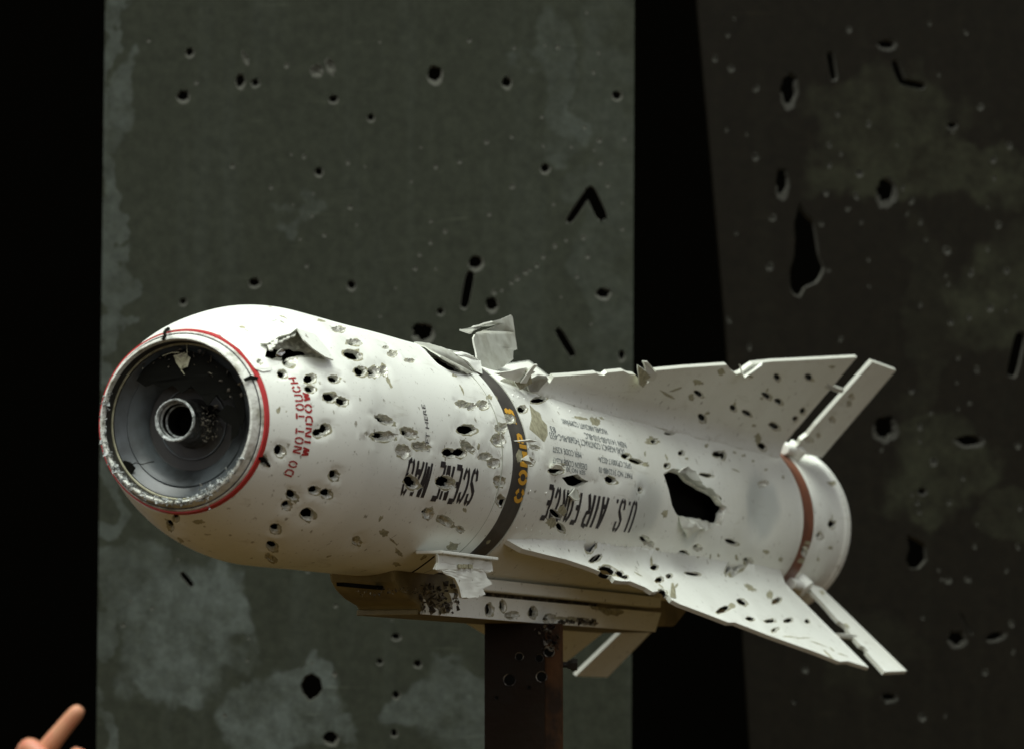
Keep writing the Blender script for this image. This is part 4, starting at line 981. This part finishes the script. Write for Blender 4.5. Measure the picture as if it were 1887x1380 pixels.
lumps('flaking_metal', pp, .0035, M['rimmetal'], POST, 5)

# ------------------------------------------------------------------ steel plates behind
def plate(name, label, pxq, yd, slope, holes_px, pm, thick=.016, extra=None):
    """pxq: image corners of the plate; plate plane faces the camera, turned by slope"""
    n = np.array([math.sin(rad(slope)), -math.cos(rad(slope)), 0]); n /= np.linalg.norm(n)
    c0 = px_plane([pxq[0]], (0, yd, 0), n)[0]
    u = np.cross(n, ZU)*-1; u /= np.linalg.norm(u)
    if u[0] < 0: u = -u
    def conv(p):
        q = px_plane(p, (0, yd, 0), n)-c0; return np.stack([q@u, q@ZU], -1)
    o = conv(np.array(pxq, float)); o = dens(np.r_[o, o[:1]], 60)[:-1]
    def fm(P, D): return P[:, :1]*np.array([1., 0, 0])+P[:, 1:2]*np.array([0, 0, 1.])+D[:, None]*np.array([0, 1., 0])
    hs_ = holes_px(conv)
    lo, hi = o.min(0), o.max(0)
    Gd = [(x, y) for x in np.arange(lo[0]+.04, hi[0], .08) for y in np.arange(lo[1]+.04, hi[1], .08) if inside(o, x, y)]
    for h in hs_: h.dent = 0
    ob = build_sheet(name, o, hs_, fm, thick, [pm, extra or M['pmetal'], M['pmetal'], pm, pm, M['pedge']], Gd)
    ob.location = c0; ob.rotation_euler = (0, 0, math.atan2(u[1], u[0]))
    return ob, conv
M['pmetal'] = mat('plate_crater', (.060, .060, .048), .6, metal=.1, spec=.2)
M['pedge'] = mat('plate_hole_edge', (.085, .082, .066), .6, metal=.1)
def slit(a_, b_, w_, conv, n=14, dep=.0012):
    a_ = np.array(a_, float); b_ = np.array(b_, float); L = np.linalg.norm(b_-a_); c_ = (a_+b_)/2; ang = math.degrees(math.atan2(b_[1]-a_[1], b_[0]-a_[0]))
    t = np.linspace(0, 2*math.pi, 22, endpoint=False)
    def sup(L_, W_):
        x = np.sign(np.cos(t))*abs(np.cos(t))**.45*L_/2; y = np.sign(np.sin(t))*abs(np.sin(t))**.6*W_/2
        x *= 1+.04*rng.randn(len(t)); c, s = math.cos(rad(ang)), math.sin(rad(ang)); return np.stack([c_[0]+c*x-s*y, c_[1]+s*x+c*y], -1)
    return Hole(conv(sup(L+w_+1.5, w_+1.5)), conv(sup(L+w_-.5, w_-.5)), dep)
def left_holes(conv):
    big = [(338, 178, 21, 20), (802, 138, 24, 34), (934, 153, 15, 20), (1137, 176, 16, 14), (1005, 311, 14, 16), (470, 521, 18, 15), (648, 526, 12, 15), (877, 485, 24, 24),
           (907, 562, 20, 26), (1112, 541, 24, 19), (780, 614, 40, 36), (443, 150, 13, 26), (471, 153, 12, 13), (350, 97, 12, 14), (615, 183, 14, 12), (684, 217, 10, 12), (588, 317, 12, 14), (812, 574, 9, 10), (338, 556, 10, 10),
           (730, 1280, 10, 12), (727, 1350, 10, 12), (730, 1172, 14, 10), (770, 1222, 12, 12), (700, 1218, 8, 8), (1146, 655, 8, 18), (610, 1360, 26, 22)]
    hs_ = [h for h in mk([(x, y+1, w_+6, h_+6, 0, 'h') for x, y, w_, h_ in big], conv, .6, False)]
    hs_ += [slit((866, 508), (856, 560), 17, conv), slit((1088, 354), (1108, 396), 22, conv), slit((1083, 356), (1050, 405), 15, conv), slit((1030, 612), (1053, 650), 15, conv), slit((337, 1058), (352, 1076), 10, conv)]
    J = [(562, 1246), (575, 1240), (590, 1250), (594, 1270), (584, 1282), (570, 1290), (558, 1276), (554, 1262)]
    hs_.append(poly_hole(shrink(J, 1.07), J, conv, .003))
    poc = [(273, 74), (358, 152), (583, 131), (451, 106), (698, 77), (865, 75), (952, 88), (1002, 84), (1026, 87), (943, 252), (895, 262), (776, 270), (848, 297), (805, 308), (757, 335), (902, 397), (795, 408), (817, 424), (1022, 375), (943, 345), (998, 216), (1000, 272), (1054, 272), (1078, 235), (1095, 277), (1105, 260), (1150, 258), (1106, 300),
           (1122, 343), (1147, 375), (1147, 419), (1076, 437), (1043, 443), (1023, 455), (1000, 476), (988, 489), (977, 499), (967, 502), (952, 512), (940, 520), (925, 532), (912, 538), (791, 445), (775, 467), (765, 495), (803, 497), (730, 530), (700, 580), (1081, 475), (1066, 510), (1033, 545), (1087, 596),
           (427, 306), (535, 285), (561, 289), (575, 357), (541, 377), (577, 402), (643, 380), (658, 414), (550, 440), (597, 435), (565, 490), (672, 305), (528, 120), (566, 1054), (620, 1115), (700, 1105), (722, 1140), (330, 1030), (240, 1105), (280, 1120), (455, 1215), (460, 1180), (415, 1318), (575, 1220), (620, 1240), (640, 300), (500, 345), (228, 1150), (1081, 20), (1100, 95), (1092, 132)]
    poc = [(x+rng.randn()*1.5, y+rng.randn()*1.5, s_, s_*1.1, 0, 'd') for (x, y) in poc for s_ in (rng.uniform(4, 8.5),)]
    poc[2] = (583, 131, 24, 22, 0, 'd'); poc[3] = (452, 107, 9, 26, -20, 'd'); poc.append((608, 122, 14, 28, -20, 'd'))
    return hs_ + mk(poc, conv, .5)
# left plate: long upright sheet
Lq = [(161, 2795), (1158, 2795), (1170, -200), (196, -200)]
def lx(px, py, w_, h_, st=1.):
    q = px_plane([(px, py)], (0, 6.62, 0), np.array([0, -1., 0]))[0]; c0 = px_plane([Lq[0]], (0, 6.62, 0), np.array([0, -1., 0]))[0]; k = 6.65/FPX
    return (q[0]-c0[0], q[2]-c0[2], w_*k/2, h_*k/2, st)
M['plateL'] = plate_mat('olive_grey_steel', (.0248, .0275, .0190), (.070, .080, .071), [lx(250, 165, 62, 150, .6), lx(226, 235, 44, 80, .4), lx(325, 1180, 215, 200, .8), lx(385, 1120, 120, 130, 1), lx(330, 1210, 90, 150, 1), lx(250, 1080, 110, 160, .5), lx(520, 1310, 210, 160, 1.), lx(600, 1350, 130, 90, 1),
    lx(565, 1240, 50, 50, .8), lx(815, 1290, 170, 120, .7), lx(900, 1350, 200, 100, .6), lx(1020, 150, 90, 300, .32), lx(1050, 240, 50, 130, .5), lx(1120, 420, 120, 900, .18), lx(196, 600, 34, 2400, .6), lx(560, 380, 90, 50, .3)], 3.1, .12)
pl, _ = plate('steel_plate', '', Lq, 6.62, 0, left_holes, M['plateL'])
tag(pl, 'grey-green upright steel plate with bullet holes and V-shaped cut, behind missile nose', 'steel plate', 'shot-up steel plates standing behind the missile')

def right_holes(conv):
    r_ = np.random.RandomState(5)
    big = [(1455, 168, 28, 62, 4), (1635, 83, 32, 16, 0), (1442, 340, 20, 56, 2), (1634, 356, 36, 50, 12), (1632, 790, 42, 46, 10), (1788, 812, 52, 18, 0), (1764, 1176, 32, 28, 0), (1836, 1172, 34, 12, -15), (1640, 1284, 26, 12, 5), (1700, 905, 14, 10), (1755, 232, 16, 10)]
    hs_ = mk([(b[0], b[1]+1, b[2]+6, b[3]+6, b[4] if len(b) > 4 else 0, 'h') for b in big], conv, .5, False)
    hs_ += [slit((1530, 102), (1537, 142), 15, conv), slit((1650, 118), (1662, 148), 16, conv), slit((1668, 152), (1698, 158), 15, conv), slit((1880, 622), (1866, 684), 22, conv), slit((1770, 1130), (1790, 1166), 6, conv)]
    K = [(1474, 376), (1486, 398), (1500, 408), (1506, 440), (1510, 468), (1520, 494), (1508, 518), (1484, 528), (1476, 546), (1460, 540), (1456, 520), (1456, 498), (1464, 476), (1466, 440), (1464, 410)]
    hs_.append(poly_hole(shrink(K, 1.05), K, conv, .004))
    K = [(1672, 986), (1690, 994), (1706, 1004), (1708, 1030), (1694, 1046), (1678, 1046), (1670, 1030), (1676, 1010)]
    hs_.append(poly_hole(shrink(K, 1.06), K, conv, .004))
    poc = [(1353, 34), (1341, 65), (1348, 127), (1393, 163), (1317, 108), (1339, 240), (1376, 248), (1550, 284), (1528, 305), (1584, 320), (1578, 362), (1562, 385), (1664, 347), (1672, 395), (1697, 410), (1706, 442), (1745, 462), (1743, 508), (1748, 523), (1790, 504), (1820, 460), (1855, 500), (1840, 415), (1831, 295), (1832, 328), (1756, 243), (1653, 268), (1600, 478), (1602, 528), (1527, 498), (1513, 412), (1418, 492), (1424, 402), (1357, 430),
           (1343, 590), (1550, 625), (1696, 562), (1752, 594), (1786, 585), (1825, 568), (1854, 572), (1713, 44), (1780, 60), (1730, 138), (1807, 198), (1565, 55), (1876, 820), (1880, 935), (1876, 1006), (1800, 965), (1680, 910), (1694, 943), (1750, 925), (1690, 925), (1775, 880), (1720, 850), (1736, 1066), (1784, 1066), (1864, 1148), (1867, 1200), (1700, 1138), (1748, 1068), (1796, 1006), (1800, 680), (1766, 752), (1742, 1318), (1855, 1050), (1635, 1290), (1800, 682), (1680, 720), (1715, 760), (1695, 812)]
    poc += [(r_.uniform(1380, 1880), r_.uniform(20, 1340)) for _ in range(26)]
    poc = [(x, y, s_*(.7 if r_.rand() < .5 else 1), s_*1.15, r_.uniform(-30, 30), 'd') for x, y in poc for s_ in (r_.uniform(5, 12),)]
    return hs_+mk(poc, conv, .6)
Rq = [(1466, 2650), (2600, 2650), (2600, -200), (1276, -200), (1287, 20), (1312, 300), (1336, 580), (1352, 800), (1372, 1200)]
M['plateR'] = plate_mat('dark_brown_steel', (.0070, .0056, .0032), (.021, .0215, .0125), [(.30, 2.62, .26, .08, 1.), (.52, 2.34, .20, .10, .9), (.22, 2.75, .2, .10, .8), (.34, 2.00, .14, .10, .9), (.50, 1.88, .08, .05, .6), (.7, 2.45, .2, .16, .5), (.18, 1.6, .10, .08, .25), (.30, 2.3, .06, .2, .3)], 8.7, .1)
pr_, _ = plate('steel_plate', '', Rq, 7.35, 10, right_holes, M['plateR'], extra=mat('dark_crater', (.026, .025, .019), .6, spec=.2))
tag(pr_, 'dark brown steel plate with ragged holes, behind the missile tail and fins', 'steel plate', 'shot-up steel plates standing behind the missile')

# ------------------------------------------------------------------ ground and dark backdrop
M['ground'] = mat('warm_paving', (.050, .029, .008), .9, spec=.1, col2=(.034, .020, .005), noise_scale=3)
V = [(-300, -300, 0), (300, -300, 0), (300, 300, 0), (-300, 300, 0)]
tag(mesh_obj('ground', V, [(0, 1, 2, 3)], [M['ground']]), kind='structure')
M['black'] = mat('void_black', (.0012, .0011, .0008), 1, spec=0)  # backdrop black: darkness of the void behind the plates is put into the colour
bm = bmesh.new(); add_box(bm, -7, 9, 10, 10.2, -.05, 6); tag(bm_obj('void_backdrop', bm, M['black']), kind='structure')

# ------------------------------------------------------------------ visitor's hand
def hand():
    root = empty('person'); tag(root, "visitor's bare hand pointing up at the missile from the lower left corner", 'person')
    D = 3.2
    n_ = np.array([0, -1., 0])
    def P(x, y, dz=0.): 
        q = px_plane([(x, y)], (0, D+dz, 0), n_)[0]; return Vector(q)
    k = D/FPX
    chains = {
        'index': [(66, 1404, 0, 10), (98, 1364, -.006, 9.2), (113, 1345, -.007, 8.4), (128, 1327, -.008, 8.0), (140, 1313, -.009, 7.8), (147, 1305, -.009, 6.2), (150, 1301, -.009, 3.0)],
        'middle': [(38, 1412, .004, 10.5), (52, 1371, -.012, 10), (84, 1398, -.022, 9.5), (64, 1426, -.012, 8.5)],
        'ring': [(18, 1428, .016, 10), (32, 1394, .0, 9.5), (64, 1420, -.014, 9), (46, 1444, -.006, 8)],
        'little': [(4, 1446, .026, 9), (12, 1420, .014, 8.5), (42, 1440, .0, 8), (30, 1460, .004, 7)],
        'thumb': [(58, 1500, -.028, 12), (104, 1452, -.038, 11), (128, 1418, -.036, 9.5), (147, 1386, -.034, 8.5), (150, 1378, -.034, 6)]}
    # one skin graph: wrist - palm - finger chains
    me = bpy.data.meshes.new('hand'); V = []; E = []; Rr = []
    def add(p, r, par=None):
        V.append(tuple(p)); Rr.append(r*.001); i = len(V)-1
        if par is not None: E.append((par, i))
        return i
    wr = add(P(-60, 1600, .01), 27); fo = add(P(-170, 1820, .03), 34, wr)
    fo2 = add(P(-280, 2060, .05), 40, fo)
    pa = add(P(-20, 1520, .0), 26, wr); pa2 = add(P(15, 1460, .0), 20, pa)
    for c_, ch in chains.items():
        par = pa if c_ == 'thumb' else pa2
        for x, y, dz, r in ch: par = add(P(x, y, dz), r, par)
    me.from_pydata(V, E, [])
    o = bpy.data.objects.new('hand', me); COL.objects.link(o); o.parent = root
    sk = o.modifiers.new('skin', 'SKIN'); sk.use_smooth_shade = True
    for v, r in zip(me.skin_vertices[0].data, Rr): v.radius = (r, r); v.use_root = False
    me.skin_vertices[0].data[0].use_root = True
    o.modifiers.new('sub', 'SUBSURF').levels = 2; o.modifiers['sub'].render_levels = 2
    me.materials.append(M['skin'])
    bm = bmesh.new(); add_tube(bm, P(-150, 1780, .025), P(-300, 2100, .055), .044, 24, .055); bm_obj('sleeve', bm, M['cloth'], root, smooth=True)
    return o
hand()
print('objects', len(bpy.data.objects), 'tris', sum(len(m.polygons) for m in bpy.data.meshes))
